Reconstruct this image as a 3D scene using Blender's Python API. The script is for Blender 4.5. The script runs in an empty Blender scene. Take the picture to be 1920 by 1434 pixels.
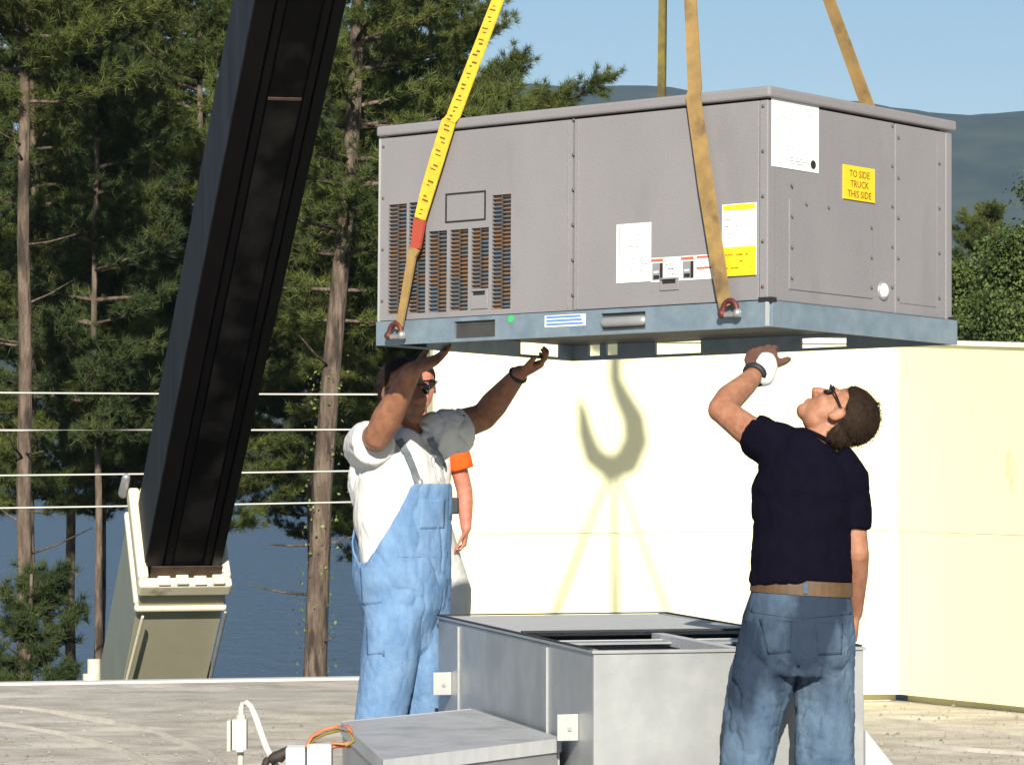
import bpy, bmesh, math, random
import numpy as np
from mathutils import Vector, Matrix, Euler
from mathutils.bvhtree import BVHTree

# ------------------------------------------------------------------ camera, world, sun, exposure
SC = bpy.context.scene
COL = SC.collection
F = 6400.0; PITCH = math.atan(123 / F); CAMZ = 1.5
cam_d = bpy.data.cameras.new('camera'); cam = bpy.data.objects.new('camera', cam_d); COL.objects.link(cam)
cam.location = (0, 0, CAMZ); cam.rotation_euler = (math.pi / 2 + PITCH, 0, 0)
cam_d.sensor_width = 36; cam_d.lens = 36 * F / 1920; cam_d.clip_start = .1; cam_d.clip_end = 12000
SC.camera = cam
SUN_EL = math.radians(26.2); SUN_X = .0
W = bpy.data.worlds.new('World'); SC.world = W; W.use_nodes = True
nt = W.node_tree
sky = nt.nodes.new('ShaderNodeTexSky'); sky.sky_type = 'NISHITA'; sky.sun_disc = False
sky.sun_elevation = SUN_EL; sky.sun_rotation = math.pi
sky.air_density = 1.0; sky.dust_density = .1; sky.ozone_density = 2.6; sky.altitude = 200
bgn = nt.nodes['Background']; bgn.inputs[1].default_value = .054
nt.links.new(sky.outputs[0], bgn.inputs[0])
sd = bpy.data.lights.new('sun', 'SUN'); sd.energy = 4.6; sd.angle = math.radians(.53); sd.color = (1, .93, .80)
sun = bpy.data.objects.new('sun', sd); COL.objects.link(sun)
TOSUN = Vector((SUN_X, -math.cos(SUN_EL), math.sin(SUN_EL))).normalized()
sun.rotation_euler = TOSUN.to_track_quat('Z', 'Y').to_euler(); sun.location = TOSUN * 60
vs = SC.view_settings; vs.view_transform = 'Standard'; vs.look = 'None'; vs.exposure = .75; vs.gamma = 1
vs.use_curve_mapping = False
SC.cycles.use_denoising = True
SC.cycles.max_bounces = 6; SC.cycles.volume_bounces = 0; SC.cycles.transparent_max_bounces = 4

# ------------------------------------------------------------------ geometry of the view
def ray(px, py):
    u = (px - 960) / F; v = (717 - py) / F
    return Vector((u, math.cos(PITCH) - v * math.sin(PITCH), math.sin(PITCH) + v * math.cos(PITCH)))
EYE = Vector((0, 0, CAMZ))
def at(px, py, Y):
    r = ray(px, py); return EYE + r * (Y / r.y)
def atz(px, py, z):
    r = ray(px, py); return EYE + r * ((z - CAMZ) / r.z)

# ------------------------------------------------------------------ mesh helpers
class MB:
    def __init__(s): s.v = []; s.f = []
    def add(s, vs, fs):
        o = len(s.v); s.v.extend([tuple(v) for v in vs]); s.f.extend([tuple(i + o for i in f) for f in fs]); return s
    def hexa(s, p):  # 8 points, bottom 4 then top 4
        return s.add(p, [(3, 2, 1, 0), (4, 5, 6, 7), (0, 1, 5, 4), (1, 2, 6, 5), (2, 3, 7, 6), (3, 0, 4, 7)])
    def box(s, a, b, m=None):
        x0, y0, z0 = a; x1, y1, z1 = b
        p = [Vector(q) for q in ((x0, y0, z0), (x1, y0, z0), (x1, y1, z0), (x0, y1, z0), (x0, y0, z1), (x1, y0, z1), (x1, y1, z1), (x0, y1, z1))]
        if m is not None: p = [m @ q for q in p]
        return s.hexa(p)
    def prism(s, poly, d0, d1):  # poly of Vectors, offset vectors
        n = len(poly); d0 = Vector(d0); d1 = Vector(d1)
        v = [p + d0 for p in poly] + [p + d1 for p in poly]
        return s.add(v, [tuple(range(n - 1, -1, -1)), tuple(range(n, 2 * n))] + [(i, (i + 1) % n, n + (i + 1) % n, n + i) for i in range(n)])
    def loft(s, pts, rads, side=(1, 0, 0), n=16, cap='round', power=2.0):
        pts = [Vector(p) for p in pts]; rads = [(r, r) if not isinstance(r, (tuple, list)) else r for r in rads]
        side = Vector(side); P = []; R = []; T = []
        m = len(pts); tg = []
        for i in range(m):
            t = (pts[min(i + 1, m - 1)] - pts[max(i - 1, 0)]); tg.append(t.normalized())
        for i in range(m):
            if i == 0 and cap == 'round':
                for k, q in ((.95, .3), (.8, .6), (.5, .87)):
                    P.append(pts[0] - tg[0] * min(rads[0]) * k); R.append((rads[0][0] * q, rads[0][1] * q)); T.append(tg[0])
            P.append(pts[i]); R.append(rads[i]); T.append(tg[i])
            if i == m - 1 and cap == 'round':
                for k, q in ((.5, .87), (.8, .6), (.95, .3)):
                    P.append(pts[i] + tg[i] * min(rads[i]) * k); R.append((rads[i][0] * q, rads[i][1] * q)); T.append(tg[i])
        V = []
        for p, r, t in zip(P, R, T):
            a = side - t * t.dot(side)
            if a.length < 1e-4: a = t.orthogonal()
            a.normalize(); b = t.cross(a)
            for k in range(n):
                c, q = math.cos(2 * math.pi * k / n), math.sin(2 * math.pi * k / n)
                if power != 2.0:
                    c = math.copysign(abs(c) ** (2 / power), c); q = math.copysign(abs(q) ** (2 / power), q)
                V.append(p + a * (r[0] * c) + b * (r[1] * q))
        K = len(P)
        fs = [(i * n + k, i * n + (k + 1) % n, (i + 1) * n + (k + 1) % n, (i + 1) * n + k) for i in range(K - 1) for k in range(n)]
        fs += [tuple(range(n - 1, -1, -1)), tuple((K - 1) * n + k for k in range(n))]
        return s.add(V, fs)
    def ell(s, c, rx, ry, rz, m=None, nu=18, nv=12):
        c = Vector(c); V = []; fs = []
        M3 = m.to_3x3() if m is not None else Matrix.Identity(3)
        for j in range(1, nv):
            a = math.pi * j / nv
            for i in range(nu):
                b = 2 * math.pi * i / nu
                V.append(c + M3 @ Vector((rx * math.sin(a) * math.cos(b), ry * math.sin(a) * math.sin(b), rz * math.cos(a))))
        V += [c + M3 @ Vector((0, 0, rz)), c + M3 @ Vector((0, 0, -rz))]
        for j in range(nv - 2):
            for i in range(nu):
                fs.append((j * nu + i, (j + 1) * nu + i, (j + 1) * nu + (i + 1) % nu, j * nu + (i + 1) % nu))
        top = (nv - 1) * nu
        for i in range(nu):
            fs.append((top, i, (i + 1) % nu)); fs.append((top + 1, (nv - 2) * nu + (i + 1) % nu, (nv - 2) * nu + i))
        return s.add(V, fs)
    def torus(s, c, ax, r, q, n=20, k=8, a0=0, a1=2 * math.pi, ref=None):
        c = Vector(c); ax = Vector(ax).normalized(); u = Vector(ref) if ref else ax.orthogonal(); u = (u - ax * ax.dot(u)).normalized(); w = ax.cross(u)
        full = abs(a1 - a0 - 2 * math.pi) < 1e-6
        pts = [c + (u * math.cos(a0 + (a1 - a0) * i / n) + w * math.sin(a0 + (a1 - a0) * i / n)) * r for i in range(n if full else n + 1)]
        if not full: return s.loft(pts, [q] * len(pts), side=ax, n=k, cap='flat')
        V = []; m = len(pts)
        for p in pts:
            d = (p - c).normalized()
            for j in range(k):
                b = 2 * math.pi * j / k; V.append(p + d * q * math.cos(b) + ax * q * math.sin(b))
        return s.add(V, [(i * k + j, ((i + 1) % m) * k + j, ((i + 1) % m) * k + (j + 1) % k, i * k + (j + 1) % k) for i in range(m) for j in range(k)])
    def mesh(s, name='m', smooth=False):
        me = bpy.data.meshes.new(name); me.from_pydata(s.v, [], s.f); me.update()
        bm = bmesh.new(); bm.from_mesh(me); bmesh.ops.recalc_face_normals(bm, faces=bm.faces); bm.to_mesh(me); bm.free()
        if smooth: me.polygons.foreach_set('use_smooth', [True] * len(me.polygons))
        return me

def obj(name, me, mat=None, parent=None, bevel=0):
    if isinstance(me, MB): me = me.mesh(name)
    o = bpy.data.objects.new(name, me); COL.objects.link(o)
    if mat is not None: me.materials.clear(); me.materials.append(mat)
    if parent is not None:
        o.parent = parent
    if bevel:
        b = o.modifiers.new('bevel', 'BEVEL'); b.width = bevel; b.segments = 2; b.limit_method = 'ANGLE'
    return o
def wobj(name, me, mat, parent, bevel=0):  # geometry given in world space under a placed parent
    o = obj(name, me, mat, parent, bevel); o.matrix_parent_inverse = parent_world(parent).inverted(); return o
def parent_world(p):
    m = p.matrix_basis.copy()
    while p.parent: m = p.parent.matrix_basis @ p.matrix_parent_inverse @ m if False else m; p = p.parent if False else None; break
    return m
def tag(o, label, cat, group=None, kind=None):
    if label: o['label'] = label
    if cat: o['category'] = cat
    if group: o['group'] = group
    if kind: o['kind'] = kind
    return o
def thing(name, label, cat, loc=(0, 0, 0), group=None, rot=None):
    o = bpy.data.objects.new(name, None); COL.objects.link(o); o.location = loc; o.empty_display_size = .1
    if rot is not None: o.rotation_euler = rot
    return tag(o, label, cat, group)
def struct(o): o['kind'] = 'structure'; return o

def np_mesh(name, V, Fc):
    V = np.asarray(V, np.float32); Fc = np.asarray(Fc, np.int32); k = Fc.shape[1]
    me = bpy.data.meshes.new(name); me.vertices.add(len(V)); me.vertices.foreach_set('co', V.ravel())
    me.loops.add(Fc.size); me.loops.foreach_set('vertex_index', Fc.ravel())
    me.polygons.add(len(Fc)); me.polygons.foreach_set('loop_start', np.arange(len(Fc), dtype=np.int32) * k)
    me.polygons.foreach_set('loop_total', np.full(len(Fc), k, np.int32)) if False else None
    me.update(calc_edges=True); me.validate(); return me

def sines(p, freq, seed, octs=3):
    rs = np.random.RandomState(seed); out = np.zeros(len(p)); a = 1.0; tot = 0
    for o in range(octs):
        acc = np.zeros(len(p))
        for k in range(5):
            d = rs.normal(size=3); d /= np.linalg.norm(d)
            w = rs.normal(size=3); w /= np.linalg.norm(w)
            acc += np.sin((p @ d) * freq + rs.rand() * 6.28 + 1.3 * np.sin((p @ w) * freq * .6 + rs.rand() * 6.28))
        out += a * acc / 2.2; tot += a; a *= .5; freq *= 2.1
    return out / tot

def solid(mb, voxel=.008, smooth=4, disp=None, name='solid'):
    me = mb.mesh(name) if isinstance(mb, MB) else mb
    t = bpy.data.objects.new('tmp', me); COL.objects.link(t)
    r = t.modifiers.new('r', 'REMESH'); r.mode = 'VOXEL'; r.voxel_size = voxel
    if smooth: s = t.modifiers.new('s', 'SMOOTH'); s.factor = .5; s.iterations = smooth
    dg = bpy.context.evaluated_depsgraph_get(); out = bpy.data.meshes.new_from_object(t.evaluated_get(dg)); out.name = name
    bpy.data.objects.remove(t)
    if disp is not None:
        n = len(out.vertices); co = np.empty(n * 3); no = np.empty(n * 3)
        out.vertices.foreach_get('co', co); out.vertices.foreach_get('normal', no)
        co = co.reshape(-1, 3); no = no.reshape(-1, 3); co = co + no * disp(co)[:, None]
        out.vertices.foreach_set('co', co.ravel()); out.update()
    out.polygons.foreach_set('use_smooth', [True] * len(out.polygons))
    return out
def clip_faces(me, keep):
    bm = bmesh.new(); bm.from_mesh(me)
    bmesh.ops.delete(bm, geom=[f for f in bm.faces if not keep(f.calc_center_median())], context='FACES')
    for it in range(10):
        nb = {}
        for v in bm.verts:
            e = [x for x in v.link_edges if x.is_boundary]
            if len(e) == 2: nb[v] = (e[0].other_vert(v).co + e[1].other_vert(v).co) / 2
        for v, c in nb.items(): v.co = v.co.lerp(c, .5)
    bm.to_mesh(me); bm.free(); me.update(); return me
def bvh(me):
    bm = bmesh.new(); bm.from_mesh(me); t = BVHTree.FromBMesh(bm); bm.free(); return t
def hit(tree, px, py):
    r = ray(px, py).normalized(); return tree.ray_cast(EYE, r)
def patch(tree, quad, nx=8, ny=8, off=.005, th=.004):
    """cloth or paper patch that follows a surface; quad = four picture corners (tl, tr, br, bl)"""
    V = []; ok = True
    for j in range(ny + 1):
        for i in range(nx + 1):
            a = i / nx; b = j / ny
            q = [(1 - b) * ((1 - a) * quad[0][k] + a * quad[1][k]) + b * ((1 - a) * quad[3][k] + a * quad[2][k]) for k in (0, 1)]
            p, n, _, _ = hit(tree, *q)
            if p is None: return None
            V.append((p, n))
    W_ = nx + 1; N = len(V)
    vs_ = [p + n * off for p, n in V] + [p - n * th for p, n in V]
    fs = []
    for j in range(ny):
        for i in range(nx):
            a = j * W_ + i; fs.append((a, a + 1, a + 1 + W_, a + W_)); fs.append((N + a, N + a + W_, N + a + W_ + 1, N + a + 1))
    bd = [i for i in range(W_)] + [j * W_ + nx for j in range(1, ny + 1)] + [ny * W_ + i for i in range(nx - 1, -1, -1)] + [j * W_ for j in range(ny - 1, 0, -1)]
    for k in range(len(bd)):
        a, b = bd[k], bd[(k + 1) % len(bd)]; fs.append((a, b, N + b, N + a))
    return MB().add(vs_, fs)
def ribbon(pts, width, th, wdir, sub=6):
    """flat webbing through points; width and wdir may be lists"""
    pts = [Vector(p) for p in pts]; m = len(pts)
    w = width if isinstance(width, list) else [width] * m
    wd = wdir if isinstance(wdir, list) else [wdir] * m
    mb = MB(); P = []; Q = []; D = []
    for i in range(m - 1):
        for k in range(sub):
            t = k / sub; P.append(pts[i].lerp(pts[i + 1], t)); Q.append(w[i] * (1 - t) + w[i + 1] * t); D.append(Vector(wd[i]).lerp(Vector(wd[i + 1]), t))
    P.append(pts[-1]); Q.append(w[-1]); D.append(Vector(wd[-1]))
    V = []; K = len(P)
    for i in range(K):
        t = (P[min(i + 1, K - 1)] - P[max(i - 1, 0)]).normalized(); a = (D[i] - t * t.dot(D[i])).normalized(); b = t.cross(a)
        V += [P[i] + a * Q[i] / 2 + b * th / 2, P[i] + a * Q[i] / 2 - b * th / 2, P[i] - a * Q[i] / 2 - b * th / 2, P[i] - a * Q[i] / 2 + b * th / 2]
    fs = [(i * 4 + k, i * 4 + (k + 1) % 4, i * 4 + 4 + (k + 1) % 4, i * 4 + 4 + k) for i in range(K - 1) for k in range(4)] + [(3, 2, 1, 0), tuple((K - 1) * 4 + k for k in range(4))]
    return mb.add(V, fs)
def text_mesh(body, size, name='lettering', align='CENTER', extrude=.0004, bold=.0):
    c = bpy.data.curves.new('t', 'FONT'); c.body = body; c.size = size; c.align_x = align; c.align_y = 'CENTER'; c.extrude = extrude; c.offset = bold; c.resolution_u = 2
    o = bpy.data.objects.new('t', c); COL.objects.link(o); dg = bpy.context.evaluated_depsgraph_get()
    me = bpy.data.meshes.new_from_object(o.evaluated_get(dg)); me.name = name; bpy.data.objects.remove(o); return me

# ------------------------------------------------------------------ materials
def mat(name, c1, c2=None, scale=6, rough=.6, metal=0, bump=0, bscale=60, stretch=(1, 1, 1), ramp=(.35, .65), spec=.5, detail=5, c3=None, s3=2, r3=(.5, .65), island=0, rvar=0, bstretch=None, bdist=.01):
    m = bpy.data.materials.new(name); m.use_nodes = True; t = m.node_tree; b = t.nodes['Principled BSDF']; N = t.nodes.new; Lk = t.links.new
    b.inputs['Roughness'].default_value = rough; b.inputs['Metallic'].default_value = metal; b.inputs['Specular IOR Level'].default_value = spec
    b.inputs['Base Color'].default_value = (*c1, 1)
    tc = N('ShaderNodeTexCoord'); mp = N('ShaderNodeMapping'); mp.inputs['Scale'].default_value = stretch; Lk(tc.outputs['Object'], mp.inputs[0])
    col = None
    if c2 is not None:
        n = N('ShaderNodeTexNoise'); n.inputs['Scale'].default_value = scale; n.inputs['Detail'].default_value = detail; n.inputs['Roughness'].default_value = .6; Lk(mp.outputs[0], n.inputs['Vector'])
        r = N('ShaderNodeValToRGB'); r.color_ramp.elements[0].position = ramp[0]; r.color_ramp.elements[1].position = ramp[1]
        r.color_ramp.elements[0].color = (*c1, 1); r.color_ramp.elements[1].color = (*c2, 1); Lk(n.outputs['Fac'], r.inputs[0]); col = r.outputs[0]
        if rvar:
            q = N('ShaderNodeMapRange'); q.inputs['To Min'].default_value = rough - rvar; q.inputs['To Max'].default_value = rough + rvar; Lk(n.outputs['Fac'], q.inputs[0]); Lk(q.outputs[0], b.inputs['Roughness'])
    if c3 is not None:
        n3 = N('ShaderNodeTexNoise'); n3.inputs['Scale'].default_value = s3; n3.inputs['Detail'].default_value = 6; Lk(mp.outputs[0], n3.inputs['Vector'])
        r3n = N('ShaderNodeValToRGB'); r3n.color_ramp.elements[0].position = r3[0]; r3n.color_ramp.elements[1].position = r3[1]; Lk(n3.outputs['Fac'], r3n.inputs[0])
        mx = N('ShaderNodeMix'); mx.data_type = 'RGBA'; mx.inputs[7].default_value = (*c3, 1); Lk(r3n.outputs[0], mx.inputs[0])
        if col is not None: Lk(col, mx.inputs[6])
        else: mx.inputs[6].default_value = (*c1, 1)
        col = mx.outputs[2]
    if island:
        g = N('ShaderNodeNewGeometry'); hs = N('ShaderNodeHueSaturation'); mr = N('ShaderNodeMapRange'); mr.inputs['To Min'].default_value = 1 - island; mr.inputs['To Max'].default_value = 1 + island
        Lk(g.outputs['Random Per Island'], mr.inputs[0]); Lk(mr.outputs[0], hs.inputs['Value'])
        if col is not None: Lk(col, hs.inputs['Color'])
        else: hs.inputs['Color'].default_value = (*c1, 1)
        col = hs.outputs[0]
    if col is not None: Lk(col, b.inputs['Base Color'])
    if bump:
        nb = N('ShaderNodeTexNoise'); nb.inputs['Scale'].default_value = bscale; nb.inputs['Detail'].default_value = 4
        if bstretch:
            mb_ = N('ShaderNodeMapping'); mb_.inputs['Scale'].default_value = bstretch; Lk(tc.outputs['Object'], mb_.inputs[0]); Lk(mb_.outputs[0], nb.inputs['Vector'])
        else: Lk(mp.outputs[0], nb.inputs['Vector'])
        bu = N('ShaderNodeBump'); bu.inputs['Strength'].default_value = bump; bu.inputs['Distance'].default_value = bdist; Lk(nb.outputs['Fac'], bu.inputs['Height']); Lk(bu.outputs[0], b.inputs['Normal'])
    return m

M = {}
M['unit'] = mat('grey_cabinet_paint', (.212, .205, .217), (.234, .226, .237), scale=2.2, c3=(.185, .178, .186), s3=5, r3=(.58, .85), stretch=(1, 1, .5), rough=.55, bump=.25, bscale=260, spec=.3)
M['unit_in'] = mat('cabinet_inside_dark', (.02, .02, .021), rough=.8)
M['unit_under'] = mat('base_pan_dark', (.035, .035, .035), (.06, .06, .058), scale=9, rough=.6)
M['rail'] = mat('galvanized_rail', (.20, .27, .33), (.27, .34, .40), scale=14, rough=.45, metal=.45, bump=.05, bscale=90)  # bluish base colour carries the sky mirrored in the zinc
M['galv'] = mat('galvanized_sheet', (.37, .385, .395), (.425, .435, .44), scale=10, rough=.42, metal=.5, bump=.04, bscale=40, c3=(.33, .34, .35), s3=3)
M['galv_bright'] = mat('bright_zinc_clip', (.62, .62, .6), rough=.3, metal=.5)
M['duct_top'] = mat('weathered_duct_lid', (.40, .41, .425), (.49, .495, .51), scale=8, rough=.6, metal=.25, c3=(.32, .325, .335), s3=5, r3=(.5, .7))
M['white'] = mat('white_paper', (.74, .75, .74), rough=.7)
M['paper'] = mat('printed_paper', (.74, .76, .77), rough=.6)
M['yellow'] = mat('yellow_label', (.78, .52, .015), rough=.6)
M['black'] = mat('black_ink', (.015, .015, .016), rough=.6)
M['ink'] = mat('brown_ink', (.16, .07, .012), rough=.6)
M['greyink'] = mat('grey_ink', (.22, .23, .25), rough=.7)
M['red'] = mat('red_print', (.5, .12, .06), rough=.6)
M['blue_label'] = mat('blue_label', (.10, .24, .52), rough=.5)
M['green'] = mat('green_sticker', (.05, .45, .12), rough=.5)
M['coil'] = mat('coil_behind_louvers', (.34, .185, .09), (.13, .20, .27), scale=17, rough=.5, metal=.3, ramp=(.44, .56))
M['fin'] = mat('louver_edge', (.075, .062, .055), rough=.7)
M['galv_top'] = mat('pale_zinc_sheet', (.47, .485, .50), (.54, .55, .56), scale=6, rough=.6, metal=.15, stretch=(1, 4, 1))
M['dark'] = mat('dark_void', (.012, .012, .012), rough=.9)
M['screw'] = mat('screw_head', (.12, .115, .11), rough=.5, metal=.5)
M['sling_y'] = mat('yellow_webbing', (.72, .50, .035), (.62, .40, .03), scale=30, rough=.85, bump=.3, bscale=300)
M['sling_t'] = mat('dirty_tan_webbing', (.34, .22, .075), (.24, .155, .06), scale=14, rough=.9, bump=.3, bscale=300, c3=(.11, .075, .04), s3=9, r3=(.56, .72))
M['sling_o'] = mat('olive_webbing', (.30, .24, .045), (.12, .10, .04), scale=10, rough=.9)
M['red_tape'] = mat('red_sling_tag', (.36, .055, .03), rough=.8)
M['shackle'] = mat('rusty_red_shackle', (.16, .03, .022), (.09, .03, .025), scale=30, rough=.55, metal=.3)
M['zinc'] = mat('zinc_pin', (.5, .5, .48), rough=.35, metal=.7)
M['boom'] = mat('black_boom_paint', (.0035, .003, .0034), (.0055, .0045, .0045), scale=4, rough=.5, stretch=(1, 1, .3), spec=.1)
M['boom_side'] = mat('worn_black_boom_side', (.016, .018, .021), (.030, .033, .038), scale=5, rough=.6, spec=.12, stretch=(1, 1, .15), bump=.1, bscale=40)  # lighter blue-grey than the boom: skylight on its left side painted in
M['boom_panel'] = mat('dusty_greasy_boom_panel', (.0022, .002, .002), (.016, .0145, .014), scale=1.5, rough=.6, spec=.1, stretch=(1.5, 1.5, .6), ramp=(.46, .60), detail=8)
M['cream'] = mat('cream_crane_paint', (.66, .60, .44), (.70, .65, .50), scale=5, rough=.45, c3=(.24, .17, .09), s3=5, r3=(.62, .8))
M['cream_rust'] = mat('rusted_edge', (.10, .055, .03), (.05, .03, .02), scale=14, rough=.8)
M['crane_under'] = mat('dull_tan_underside', (.50, .46, .33), (.54, .50, .37), scale=5, rough=.6)  # cream paint darkened: shade under the outer section put into the colour
M['crane_side'] = mat('sage_crane_side', (.27, .29, .23), (.30, .32, .26), scale=5, rough=.5)  # same cream, greyed: the less lit side is painted in
M['wall'] = mat('cream_wall_paint', (.79, .76, .49), (.81, .785, .52), scale=1.2, rough=.8, stretch=(1, 1, .35), c3=(.50, .40, .26), s3=7, r3=(.66, .82), bump=.06, bscale=30)
M['wall_cap'] = mat('white_metal_cap', (.75, .74, .68), rough=.5)
M['roof'] = mat('weathered_roof_membrane', (.33, .295, .255), (.56, .52, .455), scale=2.4, rough=.92, stretch=(1, 1.5, 1), ramp=(.34, .66), detail=12, c3=(.62, .58, .51), s3=1.1, r3=(.58, .70), bump=.9, bscale=26, bdist=.02)
M['wrinkle'] = mat('membrane_fold', (.46, .425, .375), (.37, .335, .29), scale=5, rough=.9)
M['grit'] = mat('roof_grit', (.16, .13, .10), (.40, .35, .29), scale=3, rough=.95)
M['roof_edge'] = mat('pale_roof_edge', (.62, .60, .54), rough=.7)
M['pvc'] = mat('off_white_plastic', (.66, .64, .57), (.58, .55, .47), scale=12, rough=.55)
M['conduit'] = mat('grey_conduit', (.45, .42, .36), rough=.55)
M['orange_wire'] = mat('orange_wire', (.55, .15, .05), rough=.5)
M['wire'] = mat('overhead_cable', (.50, .49, .45), rough=.6)
M['bark'] = mat('pine_bark', (.085, .06, .043), (.16, .12, .09), scale=16, rough=.95, stretch=(1, 1, .22), ramp=(.42, .6), bump=1.0, bscale=26, bdist=.03, c3=(.035, .026, .02), s3=9, r3=(.52, .64))
M['bark_pale'] = mat('pale_dead_wood', (.38, .33, .27), rough=.9)
M['needle'] = mat('pine_needles', (.040, .060, .015), (.10, .118, .026), scale=1.1, rough=.65, island=.3, spec=.25)
M['needle_d'] = mat('dark_pine_needles', (.026, .042, .015), (.062, .080, .022), scale=1.1, rough=.65, island=.3, spec=.25)
M['leaf'] = mat('broad_leaves', (.034, .058, .015), (.085, .112, .026), scale=1.3, rough=.6, island=.35, spec=.3)
M['ivy'] = mat('ivy_leaves', (.10, .15, .03), (.16, .20, .05), scale=4, rough=.6, island=.3)
M['ground'] = mat('grass_and_leaf_litter', (.07, .085, .03), (.14, .11, .06), scale=.6, rough=.95)
M['water'] = mat('lake_water', (.008, .016, .026), rough=.25, spec=.5, bump=1.0, bscale=.8, bstretch=(1, .45, 1), bdist=.35)
M['hill'] = mat('forested_hillside', (.012, .024, .018), (.034, .050, .028), scale=.03, detail=10, rough=1, bump=1, bscale=.05)
M['skin'] = mat('sunburnt_skin', (.27, .115, .066), (.36, .175, .105), scale=26, rough=.55, bump=.1, bscale=180, spec=.35)
M['skin2'] = mat('tanned_skin', (.21, .09, .05), (.30, .14, .08), scale=26, rough=.55, bump=.1, bscale=180, spec=.35)
M['skin3'] = mat('pink_skin', (.36, .13, .085), (.45, .185, .13), scale=26, rough=.55, spec=.35)
M['navy'] = mat('navy_cotton', (.0030, .0026, .0080), (.0040, .0035, .0095), scale=20, rough=.9, bump=.2, bscale=300, spec=.06)
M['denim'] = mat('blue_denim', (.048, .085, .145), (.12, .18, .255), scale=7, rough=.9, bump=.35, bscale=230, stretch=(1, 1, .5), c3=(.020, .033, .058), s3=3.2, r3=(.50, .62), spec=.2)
M['denim_seam'] = mat('denim_patch', (.045, .08, .132), (.095, .148, .215), scale=16, rough=.9, bump=.3, bscale=230, spec=.2)
M['denim_l'] = mat('light_overall_denim', (.105, .20, .36), (.165, .275, .45), scale=18, rough=.9, bump=.35, bscale=230, stretch=(1, 1, .5), spec=.2)
M['denim_l2'] = mat('light_overall_pocket', (.12, .225, .40), (.19, .31, .485), scale=16, rough=.9, bump=.3, bscale=230, spec=.2)
M['strap'] = mat('grey_overall_strap', (.10, .115, .14), (.16, .18, .20), scale=30, rough=.9)
M['tee'] = mat('white_cotton', (.58, .58, .57), (.63, .63, .625), scale=8, rough=.9, bump=.15, bscale=200, spec=.1)
M['orange'] = mat('orange_cotton', (.80, .10, .015), rough=.9, spec=.1)
M['belt'] = mat('brown_leather', (.07, .037, .016), (.10, .055, .024), scale=18, rough=.6)
M['grey_pants'] = mat('light_grey_trousers', (.40, .41, .41), (.48, .49, .48), scale=7, rough=.9)
M['hair'] = mat('brown_hair', (.016, .009, .0055), (.030, .018, .011), scale=60, spec=.12, rough=.7, island=.4)
M['hair_d'] = mat('dark_hair', (.016, .010, .008), (.03, .02, .016), scale=60, spec=.12, rough=.7, island=.4)
M['lens'] = mat('dark_lens', (.012, .009, .009), rough=.12)
M['boot'] = mat('dark_boot', (.03, .022, .018), rough=.7)
M['glove_b'] = mat('brown_leather_glove', (.10, .045, .03), (.14, .065, .045), scale=30, rough=.8, bump=.2, bscale=120)  # brown of the raised hand in the unit's shade, as a colour
M['glove_w'] = mat('white_canvas_cuff', (.72, .72, .70), rough=.9, bump=.2, bscale=200)  # overexposed wrist painted as plain white
M['wood'] = mat('weathered_timber', (.30, .24, .17), (.38, .31, .23), scale=6, rough=.9, stretch=(6, 1, 1))

# ------------------------------------------------------------------ the large setting
YAW = math.radians(13.5); RX = Vector((math.cos(YAW), math.sin(YAW), 0)); RY = Vector((-math.sin(YAW), math.cos(YAW), 0))
def roofp(a, b, z=0.0): return ROOF0 + RX * a + RY * b + Vector((0, 0, z))
ROOF0 = atz(330, 1277.5, 0)       # a point on the roof's far edge; RX runs along the edge, -RY back to the camera
# roof slab: real relief so the membrane is not a flat plane
def roof_mesh():
    nx, ny = 130, 150; A = np.linspace(-14, 18, nx); B = np.linspace(-36, 0, ny) ; V = []
    aa, bb = np.meshgrid(A, B); p = np.stack([aa.ravel(), bb.ravel(), 0 * aa.ravel()], 1)
    z = .012 * sines(p * np.array([.5, 1, 1]), 2.2, 5, 3) - .012
    z = np.where(bb.ravel() > -.4, -.0, z)
    X = ROOF0.x + RX.x * p[:, 0] + RY.x * p[:, 1]; Y = ROOF0.y + RX.y * p[:, 0] + RY.y * p[:, 1]
    V = np.stack([X, Y, z], 1); Fc = [(j * nx + i, j * nx + i + 1, (j + 1) * nx + i + 1, (j + 1) * nx + i) for j in range(ny - 1) for i in range(nx - 1)]
    me = np_mesh('roof', V, Fc); me.polygons.foreach_set('use_smooth', [True] * len(me.polygons)); return me
roof = struct(obj('roof', roof_mesh(), M['roof']))
mb = MB(); mb.prism([roofp(-14, 0), roofp(18, 0), roofp(18, -36), roofp(-14, -36)], (0, 0, -5.4), (0, 0, -.06))
obj('building_body', mb, M['wall'], roof)
for k in range(8):
    a0 = -14 + k * 4
    mb = MB(); mb.prism([roofp(a0 + .006, .06, -.14), roofp(a0 + 3.994, .06, -.14), roofp(a0 + 3.994, -.10, -.14), roofp(a0 + .006, -.10, -.14)], (0, 0, 0), (0, 0, .155 + .004 * (k % 3)))
    obj('edge_trim', mb, M['roof_edge'], roof, bevel=.012)
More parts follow.
